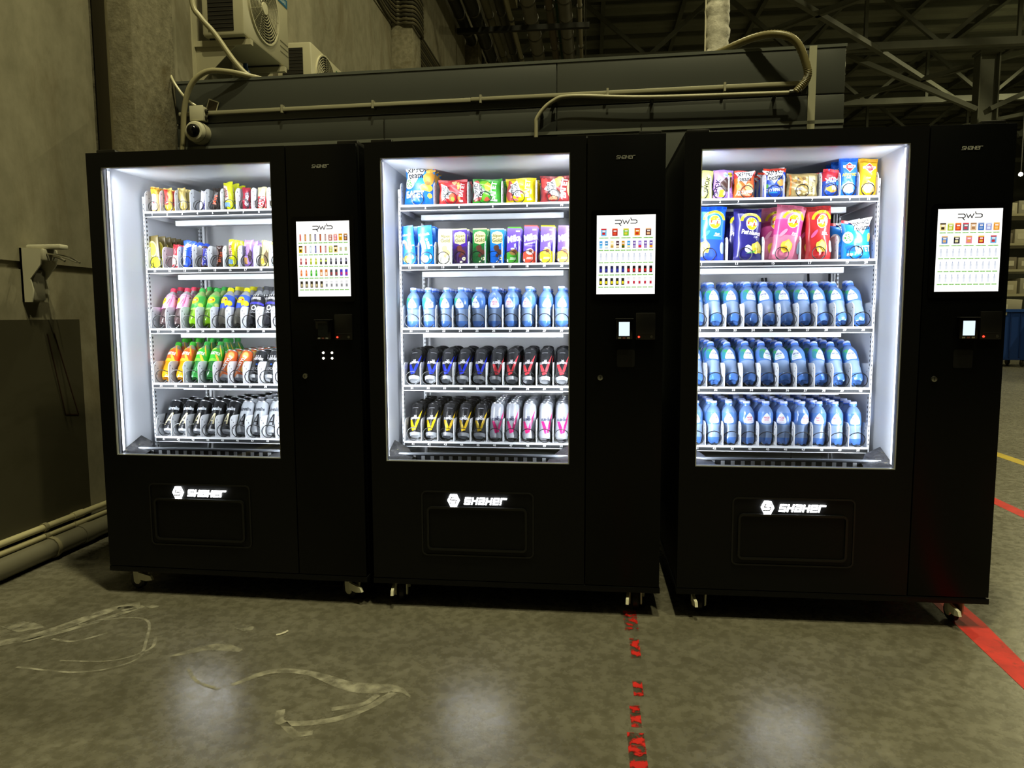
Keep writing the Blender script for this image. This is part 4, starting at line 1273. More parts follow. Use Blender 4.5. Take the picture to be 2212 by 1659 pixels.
ALL = list(range(11))
DBL = [0, 2, 4, 6, 8, 10]
n10 = lambda a: list(range(a, a + 10))
make_machine(0, 'left black vending machine of bars, soft drinks and cans beside the concrete wall', [ALL] * 5, [n10(1), n10(11), n10(21), n10(31), n10(41)], True, True)
make_machine(1, 'middle black vending machine with chocolate tablets, water and V-printed cans', [DBL, ALL, ALL, ALL, ALL], [[2, 4, 6, 8, 10], n10(11), n10(21), n10(31), n10(41)])
make_machine(2, 'right black vending machine with crisp bags above three shelves of water bottles', [[0, 1, 2, 4, 5, 7, 8, 9, 10], DBL, ALL, ALL, ALL],
             [[1, 2, 3, 5, 7, 8, 9, 10], [11, 13, 15, 17, 19, 20], n10(21), n10(31), n10(41)], False, False, True)

# ------------------------------------------------------------------ goods in the machines
NTH = ['first', 'second', 'third', 'fourth', 'fifth', 'sixth', 'seventh', 'eighth', 'ninth', 'tenth']
SHELF = ['top', 'second', 'middle', 'fourth', 'bottom']
ORD = ['', 'second', 'third', 'fourth', 'fifth', 'sixth', 'seventh', 'eighth']

def put(parts, name, desc, cat, group, m, n, k, u, v, z, lean=0.0, spin=0.0, roll=0.0, front_only=()):
    """stand one article in lane n of machine m, k-th from the front"""
    row = (n - 1) // 10
    where = '%s lane, %s shelf, %s machine' % (NTH[(n - 1) % 10], SHELF[row], WHICH[m])
    lab = '%s, front of %s' % (desc, where) if k == 0 else '%s, %s back in %s' % (desc, ORD[k], where)
    mt = (mmat(m) @ Matrix.Translation((u, v, z)) @ Matrix.Rotation(R(roll), 4, 'Y') @ Matrix.Rotation(-R(lean), 4, 'X') @ Matrix.Rotation(R(spin), 4, 'Z'))
    t = thing(name, lab, cat, mt, group)
    made_ = {}
    for pn, me, par in parts:
        if k > 0 and pn in front_only:
            continue
        o = link(pn, me, made_.get(par, t))
        made_[pn] = o
    return t

def zf_(row):
    return ROWZ[row] + 0.011

# ---- water bottles
def petal(mb, zmax):
    """five-lobed foot of a plastic bottle"""
    for i, (x, y, z) in enumerate(mb.v):
        if z < zmax:
            a = math.atan2(y, x)
            k = 1 - 0.16 * (1 - z / zmax) * (0.5 + 0.5 * math.cos(5 * a))
            mb.v[i] = (x * k, y * k, z + 0.005 * (1 - z / zmax) * (0.5 + 0.5 * math.cos(5 * a)))

def water_parts(L, rad, txt_col, red):
    s = L
    prof = [(0.0, 0.006), (rad * 0.55, 0.003), (rad * 0.72, 0.0), (rad * 0.9, 0.006), (rad * 0.97, 0.02), (rad * 0.98, s * 0.16), (rad * 0.93, s * 0.22), (rad * 0.96, s * 0.30), (rad * 0.92, s * 0.38), (rad, s * 0.46),
            (rad, s * 0.68), (rad * 0.97, s * 0.73), (rad * 0.82, s * 0.80), (rad * 0.55, s * 0.865), (rad * 0.42, s * 0.89), (rad * 0.42, s * 0.93)]
    body = MB()
    body.lathe(prof, lambda z: '#629cf8' if z < 0.028 else ('#b4d2ff' if z < s * 0.44 else '#8fb8fc'), 20)
    petal(body, 0.036)
    cap = MB(); cap.lathe([(0.0, s * 0.91), (rad * 0.50, s * 0.91), (rad * 0.50, s * 0.945), (rad * 0.47, s * 0.95), (rad * 0.48, s * 0.99), (rad * 0.42, s), (0.0, s)], lambda z: '#4b80ee' if z < s * 0.945 else '#c3d0ff', 14)
    mp = rev_map(prof)
    sl = MB()                                    # blue wrap around the upper half
    n = 18
    zs = [s * 0.46, s * 0.56, s * 0.68, s * 0.735]
    vs = []; fs = []
    for z in zs:
        for k in range(n):
            vs.append(mp(rad * 6.28318 * k / n, z, 0.0006))
    for i in range(len(zs) - 1):
        for k in range(n):
            fs.append((i * n + k, i * n + (k + 1) % n, (i + 1) * n + (k + 1) % n, (i + 1) * n + k))
    sl.add(vs, fs, '#6fa6fb')
    p = Print(mp, rad, s, 0.0010, 0.008)
    if not red:
        p.ell(-0.62, 0.69, 0.42, 0.055, '#3d9a62', 14)
        p.ell(-0.80, 0.60, 0.35, 0.10, '#2f7d8f', 14)
    drop = [(0.0, 0.735), (0.26, 0.69), (0.56, 0.60), (0.66, 0.54), (0.60, 0.50), (0.40, 0.487), (0.0, 0.483), (-0.40, 0.487), (-0.60, 0.50), (-0.66, 0.54), (-0.56, 0.60), (-0.26, 0.69)]
    p.poly(drop, '#dfe6fb')
    p.txt('МОЯ', 0, 0.625, rad * 0.26, '#2b3f86' if not red else '#c04a62', bold=0.03)
    p.txt('ЦЕНА', 0, 0.568, rad * 0.22, txt_col, bold=0.03)
    p.rect(-0.42, 0.42, 0.520, 0.530, '#b6c2ea' if not red else '#c9b8d8')
    return [('body', made(body, 'water', 'body'), None), ('cap', made(cap, 'satin', 'cap'), None), ('label', made(sl, 'water', 'label'), None), ('label_print', p.mesh('satin'), 'label')]

WG = water_parts(0.215, 0.0330, '#9cc46a', False)
WGs = water_parts(0.182, 0.0320, '#9cc46a', False)
WRs = water_parts(0.184, 0.0325, '#c8506a', True)
WRl = water_parts(0.190, 0.0325, '#c8506a', True)
rn = random.Random(11)
def water_row(m, row, kinds, lean, deep, R0):
    for j in range(10):
        n = row * 10 + j + 1
        parts, still = kinds(j)
        d = 'blue still water bottle' if still else 'blue sparkling water bottle'
        for k in range(deep(j)):
            le = max(0, lean(j) - 3.0 * k) if lean(j) else 0
            v = VT + 0.022 + R0 * math.cos(R(lean(j))) + k * (0.084 if lean(j) > 5 else 0.074)
            put(parts, 'water_bottle', d, 'bottle', 'water bottles', m, n, k, lane_u(n) + (rn.uniform(-0.003, 0.003) if k else 0), v, zf_(row) + R0 * math.sin(R(le)) * 0.8, le,
                rn.uniform(-28, 28), rn.uniform(-2, 2), ())
water_row(1, 2, lambda j: (WGs, True) if j < 5 else (WRs, False), lambda j: 2.0, lambda j: 5, 0.031)
water_row(2, 2, lambda j: (WG, True), lambda j: 33.0 + (j % 3), lambda j: (4, 4, 4, 4, 5, 5, 4, 4, 3, 2)[j], 0.033)
water_row(2, 3, lambda j: (WG, True), lambda j: 37.0 + (j % 3), lambda j: 5 if j < 9 else 4, 0.033)
water_row(2, 4, lambda j: (WRl, False), lambda j: 4.0, lambda j: 6, 0.0325)

# ---- drinks cans
def can_parts(L, rad, body_col, paint, dark):
    prof = [(rad * 0.80, 0.004), (rad * 0.88, 0.004), (rad * 0.99, 0.014), (rad, 0.02), (rad, L - 0.022), (rad * 0.97, L - 0.014), (rad * 0.86, L - 0.004)]
    b = MB(); b.lathe(prof[2:], body_col, 22)
    base = MB(); base.lathe([(0.0, 0.010), (rad * 0.55, 0.009), (rad * 0.70, 0.003), (rad * 0.78, 0.0), (rad * 0.84, 0.002), (rad * 0.99, 0.014)], '#bfc3c8', 22)
    lid = MB(); lid.lathe([(rad * 0.86, L - 0.004), (rad * 0.885, L - 0.002), (rad * 0.885, L), (rad * 0.84, L), (rad * 0.81, L - 0.004), (0.0, L - 0.004)], dark, 22)
    p = Print(rev_map(prof), rad, L, 0.0005, 0.009)
    paint(p)
    return [('body', made(b, 'foil', 'body'), None), ('base', made(base, 'foil', 'base'), None), ('lid', made(lid, 'metal' if dark != '#18181a' else 'satin', 'lid'), None), ('printed_graphics', p.mesh('foil'), 'body')]

def paint_v(col, ink, faint):
    def f(p):
        p.poly([(-0.85, 0.47), (-0.45, 0.47), (0.02, 0.27), (0.05, 0.13), (-0.25, 0.12)], col)
        p.poly([(0.0, 0.14), (0.30, 0.15), (0.72, 0.44), (1.12, 0.80), (0.60, 0.58), (0.22, 0.36)], col)
        p.txt('ELEMENT', 0.0, 0.515, 0.0115, ink, bold=0.04, maxw=0.050)
        p.txt('XI', 0.05, 0.575, 0.010, ink, bold=0.03)
        p.rect(-0.42, 0.42, 0.825, 0.840, faint)
        p.rect(-0.3, 0.3, 0.075, 0.090, faint)
    return f

def paint_a(bg, ink, line, metal):
    def f(p):
        p.rect(-1.3, 1.3, 0.06, 0.50, metal)
        p.poly([(-1.3, 0.50), (-0.3, 0.56), (0.5, 0.50), (1.3, 0.58), (1.3, 0.48), (-1.3, 0.48)], bg)
        p.txt('Adrenaline', 0.05, 0.72, 0.019, ink, bold=0.03, maxw=0.056, rot=4)
        p.poly([(0.05, 0.56), (0.25, 0.56), (-0.55, 0.16), (-0.85, 0.16)], line)
        p.poly([(0.12, 0.56), (0.30, 0.56), (0.40, 0.22), (0.16, 0.22)], line)
        p.poly([(-0.45, 0.30), (-0.40, 0.34), (0.30, 0.34), (0.30, 0.30)], line)
    return f

def paint_citrus(p):
    p.ell(0.5, 0.78, 0.55, 0.14, '#f0b24a'); p.ell(0.5, 0.78, 0.42, 0.105, '#f7d080'); p.ell(-0.6, 0.16, 0.6, 0.13, '#f08c4a'); p.ell(0.9, 0.30, 0.5, 0.13, '#f0b24a')
    p.poly([(-0.9, 0.90), (-0.3, 0.97), (-0.2, 0.84)], '#4d9a3a'); p.poly([(0.5, 0.55), (1.0, 0.60), (0.9, 0.44)], '#4d9a3a')
    p.txt('FRUSTYLE', 0.0, 0.47, 0.018, '#f4efe8', rot=68, bold=0.05, maxw=0.095)

def paint_cola(p):
    p.txt('EVERVESS', 0, 0.66, 0.014, '#e8e8ea', bold=0.04, maxw=0.052)
    for x in (-0.35, 0.0, 0.35):
        p.poly([(x - 0.10, 0.745), (x, 0.715), (x + 0.10, 0.745), (x, 0.79)], '#e8e8ea')
    p.rect(-0.55, 0.55, 0.33, 0.345, '#8d8d92'); p.txt('COLA', 0, 0.29, 0.010, '#c8c8cc', bold=0.02); p.ell(0.1, 0.45, 0.16, 0.03, '#3a6ad0')

CAN_L, CAN_R = 0.158, 0.0305
CB = can_parts(CAN_L, CAN_R, '#232427', paint_v('#2338e8', '#e6e6ea', '#8a8a90'), '#18181a')
CR = can_parts(CAN_L, CAN_R, '#232426', paint_v('#f0424c', '#e6e6ea', '#8a8a90'), '#18181a')
CY = can_parts(CAN_L, CAN_R, '#202022', paint_v('#f0c91a', '#e6e6ea', '#8a8a90'), '#18181a')
CW = can_parts(CAN_L + 0.006, CAN_R, '#b4b9c4', paint_v('#ec2f86', '#3a3f5c', '#b6bac8'), '#c9ccd2')
CA = can_parts(0.160, CAN_R, '#17181b', paint_a('#17181b', '#c9cfd6', '#d9cfa2', '#2c2d31'), '#bfc2c6')
CS = can_parts(0.160, CAN_R, '#b4bac2', paint_a('#bac0c8', '#3a4048', '#2a2c30', '#a9aeb6'), '#c9ccd2')
CO = can_parts(0.150, CAN_R * 0.97, '#dd6a36', paint_citrus, '#c9ccd2')
CC = can_parts(0.150, CAN_R * 0.97, '#26272a', paint_cola, '#c9ccd2')

def can_row(m, row, lanes, deep):
    for n, (parts, desc, lean) in lanes.items():
        for k in range(deep(n)):
            le = max(4, lean - 2.5 * k)
            v = VT + 0.020 + CAN_R * math.cos(R(lean)) + k * 0.079
            put(parts, 'drink_can', desc, 'can', 'drink cans', m, n, k, lane_u(n) + (rn.uniform(-0.004, 0.004) if k else 0), v, zf_(row) + CAN_R * math.sin(R(le)), le, rn.uniform(-16, 16), rn.uniform(-1.5, 1.5), ())

can_row(1, 3, {n: (CB, 'black can with blue V', 33) if n < 36 else (CR, 'black can with red V', 31) for n in range(31, 41)}, lambda n: 4)
can_row(1, 4, {n: (CY, 'black can with yellow V', 28) if n < 46 else (CW, 'white can with pink V', 20) for n in range(41, 51)}, lambda n: 5 if n < 46 else 6)
can_row(0, 4, {n: (CA, 'black can with cream stripes', 30) if n < 46 else (CS, 'silver white can with grey lettering', 28) for n in range(41, 51)}, lambda n: (3, 3, 4, 5, 6, 6, 6, 6, 4, 2)[n - 41])
can_row(0, 3, {35: (CO, 'orange citrus can', 32), 36: (CO, 'orange citrus can', 32), 37: (CC, 'black cola can', 33), 38: (CC, 'black cola can', 33), 39: (CC, 'black cola can', 33), 40: (CC, 'black cola can', 33)}, lambda n: 5 if n < 39 else 2)

# ---- soft drink bottles
def soda_parts(L, rad, liquid, capc, wrap, wz, paint, neck='#c9cdd0'):
    s = L
    prof = [(0.0, 0.008), (rad * 0.55, 0.003), (rad * 0.75, 0.0), (rad * 0.93, 0.008), (rad, 0.025), (rad, s * 0.30), (rad * 0.95, s * 0.36), (rad, s * 0.45), (rad, s * 0.66), (rad * 0.90, s * 0.75), (rad * 0.66, s * 0.84), (rad * 0.42, s * 0.89), (rad * 0.40, s * 0.93)]
    b = MB(); b.lathe(prof, lambda z: liquid if z < s * 0.78 else neck, 20)
    petal(b, 0.036)
    cap = MB(); cap.lathe([(0.0, s * 0.905), (rad * 0.47, s * 0.905), (rad * 0.47, s * 0.985), (rad * 0.42, s), (0.0, s)], capc, 16)
    mp = rev_map(prof)
    sl = MB()
    n = 20
    zs = [s * wz[0] + s * (wz[1] - wz[0]) * i / 5 for i in range(6)]
    vs = [mp(rad * 6.28318 * k / n, z, 0.0007) for z in zs for k in range(n)]
    sl.add(vs, [(i * n + k, i * n + (k + 1) % n, (i + 1) * n + (k + 1) % n, (i + 1) * n + k) for i in range(5) for k in range(n)], wrap)
    p = Print(mp, rad, s, 0.0011, 0.008)
    paint(p)
    return [('body', made(b, 'juice', 'body'), None), ('cap', made(cap, 'satin', 'cap'), None), ('label', made(sl, 'satin', 'label'), None), ('label_print', p.mesh('satin'), 'label')]

def oval_tea(p, cx=-0.15):
    p.ell(cx, 0.615, 0.62, 0.088, '#f2e21c', 18)
    p.poly([(cx - 0.48, 0.60), (cx + 0.48, 0.60), (cx + 0.46, 0.640), (cx - 0.46, 0.640)], '#b2342a')
    p.txt('Lipton', cx, 0.620, 0.0062, '#f6f0d0', bold=0.03)

def paint_berry(p):
    r3 = random.Random(5)
    for k in range(26):
        p.ell(r3.uniform(-2.6, 2.6), r3.uniform(0.50, 0.77), 0.20, 0.026, r3.choice(['#b52a63', '#9a2457', '#c8417a']), 9, r3.uniform(0, 90))
        p.off = 0.0012
    p.off = 0.0014
    p.rect(-3.0, 3.0, 0.40, 0.46, '#f08ac8')
    oval_tea(p, -0.75)

def paint_green_tea(p):
    p.poly([(-1.5, 0.44), (-0.4, 0.52), (0.5, 0.44), (1.5, 0.55), (1.5, 0.42), (-1.5, 0.42)], '#2f9a3a')
    p.poly([(0.35, 0.70), (1.3, 0.78), (1.1, 0.58), (0.5, 0.56)], '#3fae4a'); p.ell(0.9, 0.50, 0.4, 0.05, '#d8e85a', 14)
    p.rect(-1.5, 1.5, 0.36, 0.40, '#a9d65e')
    oval_tea(p)

def paint_lemon(p):
    p.poly([(-1.5, 0.40), (1.5, 0.40), (1.5, 0.50), (0.2, 0.52), (-1.5, 0.56)], '#2a4fd0')
    p.ell(0.75, 0.54, 0.5, 0.07, '#f2d81c', 14); p.poly([(0.0, 0.55), (0.7, 0.57), (0.3, 0.44)], '#f2d81c')
    oval_tea(p)

def paint_evervess(p):
    paint_cola(p)
    p.rect(-1.6, 1.6, 0.50, 0.555, '#3d3ab8')
    p.ell(0.05, 0.40, 0.38, 0.065, '#e4e4e8', 16); p.off += 0.0002; p.ell(0.05, 0.40, 0.2, 0.038, '#3a3a3e', 14)

def paint_fru(a, b, leaf):
    def f(p):
        p.poly([(-1.5, 0.45), (-0.2, 0.50), (1.5, 0.45), (1.5, 0.42), (-1.5, 0.42)], b)
        p.txt('FRUSTYLE', -0.05, 0.63, 0.016, '#f6f4ee', bold=0.04, maxw=0.052, rot=-6)
        p.ell(0.55, 0.50, 0.42, 0.045, '#f4c63a', 14, -12); p.ell(0.7, 0.74, 0.40, 0.05, a, 14, -25); p.ell(-0.4, 0.755, 0.5, 0.03, leaf, 12)
    return f

SB = soda_parts(0.20, 0.0315, '#5d4a4a', '#d23a58', '#e6a6cf', (0.42, 0.80), paint_berry)
SG = soda_parts(0.20, 0.0315, '#8fd024', '#3aa84a', '#6cbf58', (0.40, 0.76), paint_green_tea, '#b9d884')
SL = soda_parts(0.20, 0.0315, '#9a9688', '#e6dc1a', '#3f62c8', (0.40, 0.76), paint_lemon)
SE = soda_parts(0.20, 0.0315, '#33343a', '#4b4d52', '#202126', (0.34, 0.78), paint_evervess, '#a9adb2')
SO = soda_parts(0.205, 0.0325, '#f7a60e', '#3aa82a', '#ee5a1e', (0.44, 0.78), paint_fru('#f7b52a', '#f7a01e', '#8fc03a'), '#cfc6b8')
SF = soda_parts(0.205, 0.0325, '#3fa04a', '#2f9a3c', '#36b52a', (0.44, 0.78), paint_fru('#f0d24a', '#7fe03a', '#b8d84a'), '#7fb886')
SPEC = {21: (SB, 'pink berry tea bottle', 27), 22: (SB, 'pink berry tea bottle', 26), 23: (SG, 'green tea bottle', 28), 24: (SG, 'green tea bottle', 28), 25: (SL, 'lemon tea bottle with yellow cap', 27), 26: (SL, 'lemon tea bottle with yellow cap', 28),
        27: (SE, 'black cola bottle', 26), 28: (SE, 'black cola bottle', 26), 29: (SE, 'black cola bottle', 26), 30: (SE, 'black cola bottle', 26),
        31: (SO, 'orange soda bottle with green cap', 34), 32: (SO, 'orange soda bottle with green cap', 33), 33: (SF, 'green soda bottle', 32), 34: (SF, 'green soda bottle', 32)}
for n, (parts, desc, lean) in SPEC.items():
    row = (n - 1) // 10
    for k in range(2 if n in (29, 30) else 4):
        le = lean if k == 0 else (lean * 0.55 if k == 1 else 3)
        v = VT + 0.020 + 0.031 * math.cos(R(lean)) + k * 0.080 + (0.022 if k else 0)
        put(parts, 'soda_bottle', desc, 'bottle', 'soft drink bottles', 0, n, k, lane_u(n) + (rn.uniform(-0.003, 0.003) if k else 0.002), v, zf_(row) + 0.031 * math.sin(R(le)) * 0.85, le, rn.uniform(-14, 14), rn.uniform(-1.5, 1.5), ())

# ---- chocolate tablets in the middle machine
def tab_parts(w, h, base, paint, side=None, topc=None):
    t = 0.012
    b = MB(); b.bbox(-w / 2, w / 2, 0.0, t, 0.0, h, 0.0018, base)
    tf = MB(); tf.box(-w / 2 + 0.001, w / 2 - 0.001, t * 0.3, t * 0.7, h, h + 0.006, topc or base)
    p = Print(flat_map(0.0), w, h, 0.0004, 1)
    paint(p)
    return [('wrapper', made(b, 'foil', 'wrapper'), None), ('fold', made(tf, 'foil', 'fold'), None), ('printed_graphics', p.mesh('satin'), 'wrapper')]

def paint_kid(circle, stick):
    def f(p):
        p.txt('Kidsmilk', -0.05, 0.80, 0.012, '#e8f0fb', bold=0.02, maxw=0.050, rot=4)
        p.blob(-0.22, 0.62, 0.16, 0.05, '#eaf4ff', 2); p.blob(0.10, 0.66, 0.10, 0.04, '#eaf4ff', 3)
        for x in (-0.10, 0.18):
            p.poly([(x - 0.12, 0.60), (x + 0.06, 0.61), (x + 0.14, 0.42), (x - 0.04, 0.41)], stick)
            p.poly([(x - 0.02, 0.60), (x + 0.02, 0.60), (x + 0.08, 0.42), (x + 0.04, 0.42)], '#f3ead8')
        p.ell(0.38, 0.50, 0.10, 0.02, '#f2f6fb', 10)
        p.ell(-0.10, 0.16, 0.27, 0.095, circle, 18); p.blob(0.30, 0.20, 0.08, 0.06, '#cfe2f7', 6)
        p.rect(-0.20, 0.0, 0.155, 0.165, '#8aa0b8')
    return f

def paint_alpen(dark, low, nut):
    def f(p):
        p.poly([(-0.40, 0.86), (-0.30, 0.92), (0.0, 0.95), (0.30, 0.92), (0.40, 0.86), (0.36, 0.62), (0.0, 0.57), (-0.36, 0.62)], '#e9e39a')
        p.txt('Alpen', 0.0, 0.81, 0.017, '#4a4520', bold=0.02, maxw=0.047)
        p.txt('Gold', 0.0, 0.695, 0.017, '#4a4520', bold=0.02, maxw=0.042)
        p.poly([(-0.46, 0.44), (0.46, 0.52), (0.46, 0.0), (-0.46, 0.0)], low)
        p.blob(-0.05, 0.46, 0.20, 0.10, dark, 5); p.blob(0.18, 0.34, 0.18, 0.09, dark, 6); p.blob(0.0, 0.25, 0.12, 0.06, dark, 8)
        p.ell(0.26, 0.16, 0.14, 0.05, nut, 14); p.ell(0.26, 0.16, 0.05, 0.025, '#7d8a30', 10); p.ell(0.05, 0.07, 0.10, 0.03, nut, 10)
    return f

def paint_milka(acc, pic, cowx, extra):
    def f(p):
        p.rect(0.12, 0.40, 0.895, 0.935, '#cfc8ee')
        p.txt('Milka', 0.0, 0.71, 0.030, '#f6f4fb', rot=14, bold=0.03, maxw=0.058, shear=0.15)
        if extra:
            p.txt('Молочный', -0.04, 0.55, 0.009, '#e6dff6', rot=12, bold=0.02, maxw=0.048); p.rect(-0.42, 0.35, 0.47, 0.48, '#d8cdf0')
        else:
            p.blob(cowx, 0.52, 0.045, 0.07, '#e8e3f6', 3); p.rect(cowx - 0.10, cowx - 0.06, 0.41, 0.56, '#e8e3f6'); p.blob(cowx - 0.20, 0.42, 0.16, 0.03, '#e8e3f6', 4); p.rect(cowx + 0.05, cowx + 0.08, 0.40, 0.47, '#e8e3f6')
        p.poly([(-0.48, 0.31), (0.05, 0.36), (0.48, 0.32), (0.48, 0.005), (-0.48, 0.005)], acc)
        p.ell(0.0, 0.325, 0.30, 0.085, pic, 16); p.blob(0.04, 0.345, 0.17, 0.05, '#6a3a22', 4)
        p.rect(-0.22, 0.22, 0.155, 0.170, '#f3efe6'); p.rect(-0.25, 0.25, 0.118, 0.133, '#f3efe6')
        p.rect(-0.45, -0.36, 0.03, 0.12, '#d8d8e0')
    return f

def tube_tab(w, h, base, paint, top=None):
    return tab_parts(w, h, base, paint, None, top)

TB = {11: (tube_tab(0.066, 0.172, '#1474e0', paint_kid('#f2e02a', '#8d4a28')), 'tall blue chocolate tablet with yellow dot', 6.5),
      12: (tube_tab(0.066, 0.172, '#1474e0', paint_kid('#e4e6f0', '#f0e0b0')), 'tall blue chocolate tablet with white dot', 4.5),
      13: (tube_tab(0.064, 0.155, '#e4e2dc', paint_alpen('#d8b87a', '#e9e4d4', '#cdd6b8')), 'white wrapped chocolate tablet', 0),
      14: (tube_tab(0.064, 0.155, '#4a2896', paint_alpen('#5a2a22', '#3a2050', '#e8e4c0'), '#efe9a8'), 'dark purple chocolate tablet', 2),
      15: (tube_tab(0.064, 0.155, '#1c7a34', paint_alpen('#5a3024', '#1f5a2c', '#dfe6b8'), '#efe9a8'), 'green wrapped chocolate tablet', 0),
      16: (tube_tab(0.062, 0.153, '#1a80e4', paint_alpen('#5a3a28', '#1a66cc', '#e8e4d4'), '#cfe0e8'), 'blue wrapped chocolate tablet', 0),
      17: (tube_tab(0.062, 0.158, '#6a4fd0', paint_milka('#46a02e', '#8d6a3a', 0.12, False), '#5fae3e'), 'violet chocolate tablet with green base', -2),
      18: (tube_tab(0.060, 0.164, '#6a4fd0', paint_milka('#e2462e', '#d8b8b0', 0.12, True), '#ee5a50'), 'violet chocolate tablet with red base', -2),
      19: (tube_tab(0.062, 0.162, '#6650cc', paint_milka('#f0de18', '#e0a03a', 0.15, False), '#f0dc1a'), 'violet chocolate tablet with yellow base', -2),
      20: (tube_tab(0.062, 0.160, '#6a50cc', paint_milka('#f0a428', '#e0802a', 0.15, False), '#8a70dc'), 'violet chocolate tablet with orange base', -2)}
TU = {11: 0.103, 12: 0.183, 13: 0.266, 14: 0.336, 15: 0.422, 16: 0.500, 17: 0.572, 18: 0.645, 19: 0.720, 20: 0.797}
for n, (parts, desc, roll) in TB.items():
    for k in range(6):
        put(parts, 'chocolate_tablet', desc, 'chocolate', 'chocolate tablets', 1, n, k, TU[n] + (0.004 if k else 0), VT + 0.020 + 0.0405 * k, zf_(1) + 0.001, 5.0, 0.0, -roll * 0.9 if k == 0 else -roll * 0.6, ('printed_graphics',) if k > 3 else ())

# ---- bags and wrapped bars
def bag_parts(w, h, t, base, paint, seed=0, crimp='#d8d8d8', colf=None, nx=14, ny=18, mat='foil'):
    rs = random.Random(seed)
    ph = [rs.uniform(0, 6.28) for _ in range(6)]
    cr = min(0.012, h * 0.09)
    def half(x, y):
        a = max(0.0, 1 - abs(2 * x / w) ** 2.4)
        b = max(0.0, 1 - abs(2 * y / h - 1) ** 5)
        if y < cr or y > h - cr:
            b = 0.0
        e = min(1, abs(2 * y / h - 1) ** 2 + 0.15)
        wr = 0.0016 * e * (math.sin(x / w * 22 + ph[0]) + 0.7 * math.sin(x / w * 37 + y / h * 9 + ph[1])) + 0.0012 * math.sin(y / h * 16 + x / w * 9 + ph[2])
        return 0.0008 + t / 2 * (a ** 0.55) * (b ** 0.6) + (wr if a * b > 0.02 else wr * 0.6)
    def sx(x, y):
        q = 1 - 0.07 * math.sin(math.pi * min(1, max(0, y / h)))
        return x * q + 0.0015 * math.sin(y / h * 11 + ph[3])
    def front(x, y, off=0.0):
        return (sx(x, y), -half(x, y) - off, y + 0.002 * math.sin(x / w * 6 + ph[4]) * (y / h))
    def back(x, y):
        return (sx(x, y), half(x, y), y + 0.002 * math.sin(x / w * 6 + ph[4]) * (y / h))
    b = MB()
    X = [-w / 2 + w * i / nx for i in range(nx + 1)]
    Y = [0, cr] + [cr + (h - 2 * cr) * j / (ny - 2) for j in range(1, ny - 1)] + [h]
    vs = [front(x, y) for y in Y for x in X] + [back(x, y) for y in Y for x in X]
    o = len(X) * len(Y)
    c = len(X)
    F = []; C = []
    for j in range(len(Y) - 1):
        for i in range(nx):
            col = colf((X[i] + X[i + 1]) / 2 / w, (Y[j] + Y[j + 1]) / 2 / h) if colf else base
            F.append((j * c + i, j * c + i + 1, (j + 1) * c + i + 1, (j + 1) * c + i)); C.append(col)
            F.append((o + j * c + i, o + (j + 1) * c + i, o + (j + 1) * c + i + 1, o + j * c + i + 1)); C.append(base)
        for i in (0, nx):
            F.append((j * c + i, (j + 1) * c + i, o + (j + 1) * c + i, o + j * c + i)); C.append(base)
    for j in (0, len(Y) - 1):
        for i in range(nx):
            F.append((j * c + i, o + j * c + i, o + j * c + i + 1, j * c + i + 1)); C.append(base)
    b.v = vs; b.f = F; b.c = [lin(q) for q in C]
    seal = MB()
    for y0 in (0.002, h - cr + 0.001):
        for k in range(4):
            yy = y0 + (cr - 0.003) * k / 4
            P = [front(-w / 2 * 0.98 + w * 0.98 * i / 10, yy + 0.0008, 0.0004) for i in range(11)]
            Q = [front(-w / 2 * 0.98 + w * 0.98 * i / 10, yy + 0.0022, 0.0004) for i in range(11)]
            seal.add(P + Q, [(i, i + 1, 12 + i, 11 + i) for i in range(10)], crimp)
    p = Print(lambda x, y, off: front(x, y, off), w, h, 0.0009, 0.010)
    paint(p)
    parts = [('wrapper', made(b, mat, 'wrapper'), None)]
    if p.mb.f:
        parts.append(('printed_graphics', p.mesh(mat), 'wrapper'))
    parts.append(('crimped_seal', made_nofix(seal, mat), 'wrapper'))
    return parts

def made_nofix(mb, mat):
    me = mb.mesh('crimped_seal', fix=False)
    me.materials.append(M[mat])
    return me

# crouton bags
def star(p, cx, cy, s, rot=0):
    pts = [(-0.62, 0.34), (0.62, 0.52), (0.46, 0.05), (0.20, -0.16), (0.02, -0.44), (-0.20, -0.20), (-0.42, -0.22), (-0.40, 0.02)]
    c, d = math.cos(R(rot)), math.sin(R(rot))
    k = p.w / p.h
    p.poly([(cx + (x * c - y * d) * s, cy + (x * d + y * c) * s * k) for x, y in pts], '#f4f4f2')

def paint_hrus(sc, bag_word, wc, pics, rot=0, cx=0.0, cy=0.80, s=0.62, word_at=None, sub=None, bowl=False):
    def f(p):
        for (x, y, rx, ry, c_, sd) in pics:
            p.blob(x, y, rx, ry, c_, sd)
        if bowl:
            p.ell(-0.34, 0.55, 0.17, 0.15, '#eef2ea', 18)
            r4 = random.Random(9)
            for k in range(10):
                p.ell(-0.34 + r4.uniform(-0.1, 0.1), 0.55 + r4.uniform(-0.09, 0.09), 0.028, 0.018, '#4d9a42', 7)
        star(p, cx, cy, s, rot)
        c, d = math.cos(R(rot)), math.sin(R(rot))
        k = p.w / p.h
        hh = p.w * s * 0.28
        p.txt('XPУС', cx + (0.0 * c - 0.20 * d) * s, cy + (0.0 * d + 0.20 * c) * s * k, hh, '#15161a', rot + 8, 0.02, p.w * s * 0.95)
        p.txt('team', cx + (0.03 * c + 0.10 * d) * s, cy + (0.03 * d - 0.10 * c) * s * k, hh * 0.92, '#15161a', rot + 8, 0.02, p.w * s * 0.75)
        if bag_word:
            x, y, h_, r_, mw = word_at
            p.txt(bag_word, x, y, h_, wc, r_, 0.045, mw)
        if sub:
            p.rect(*sub)
    return f

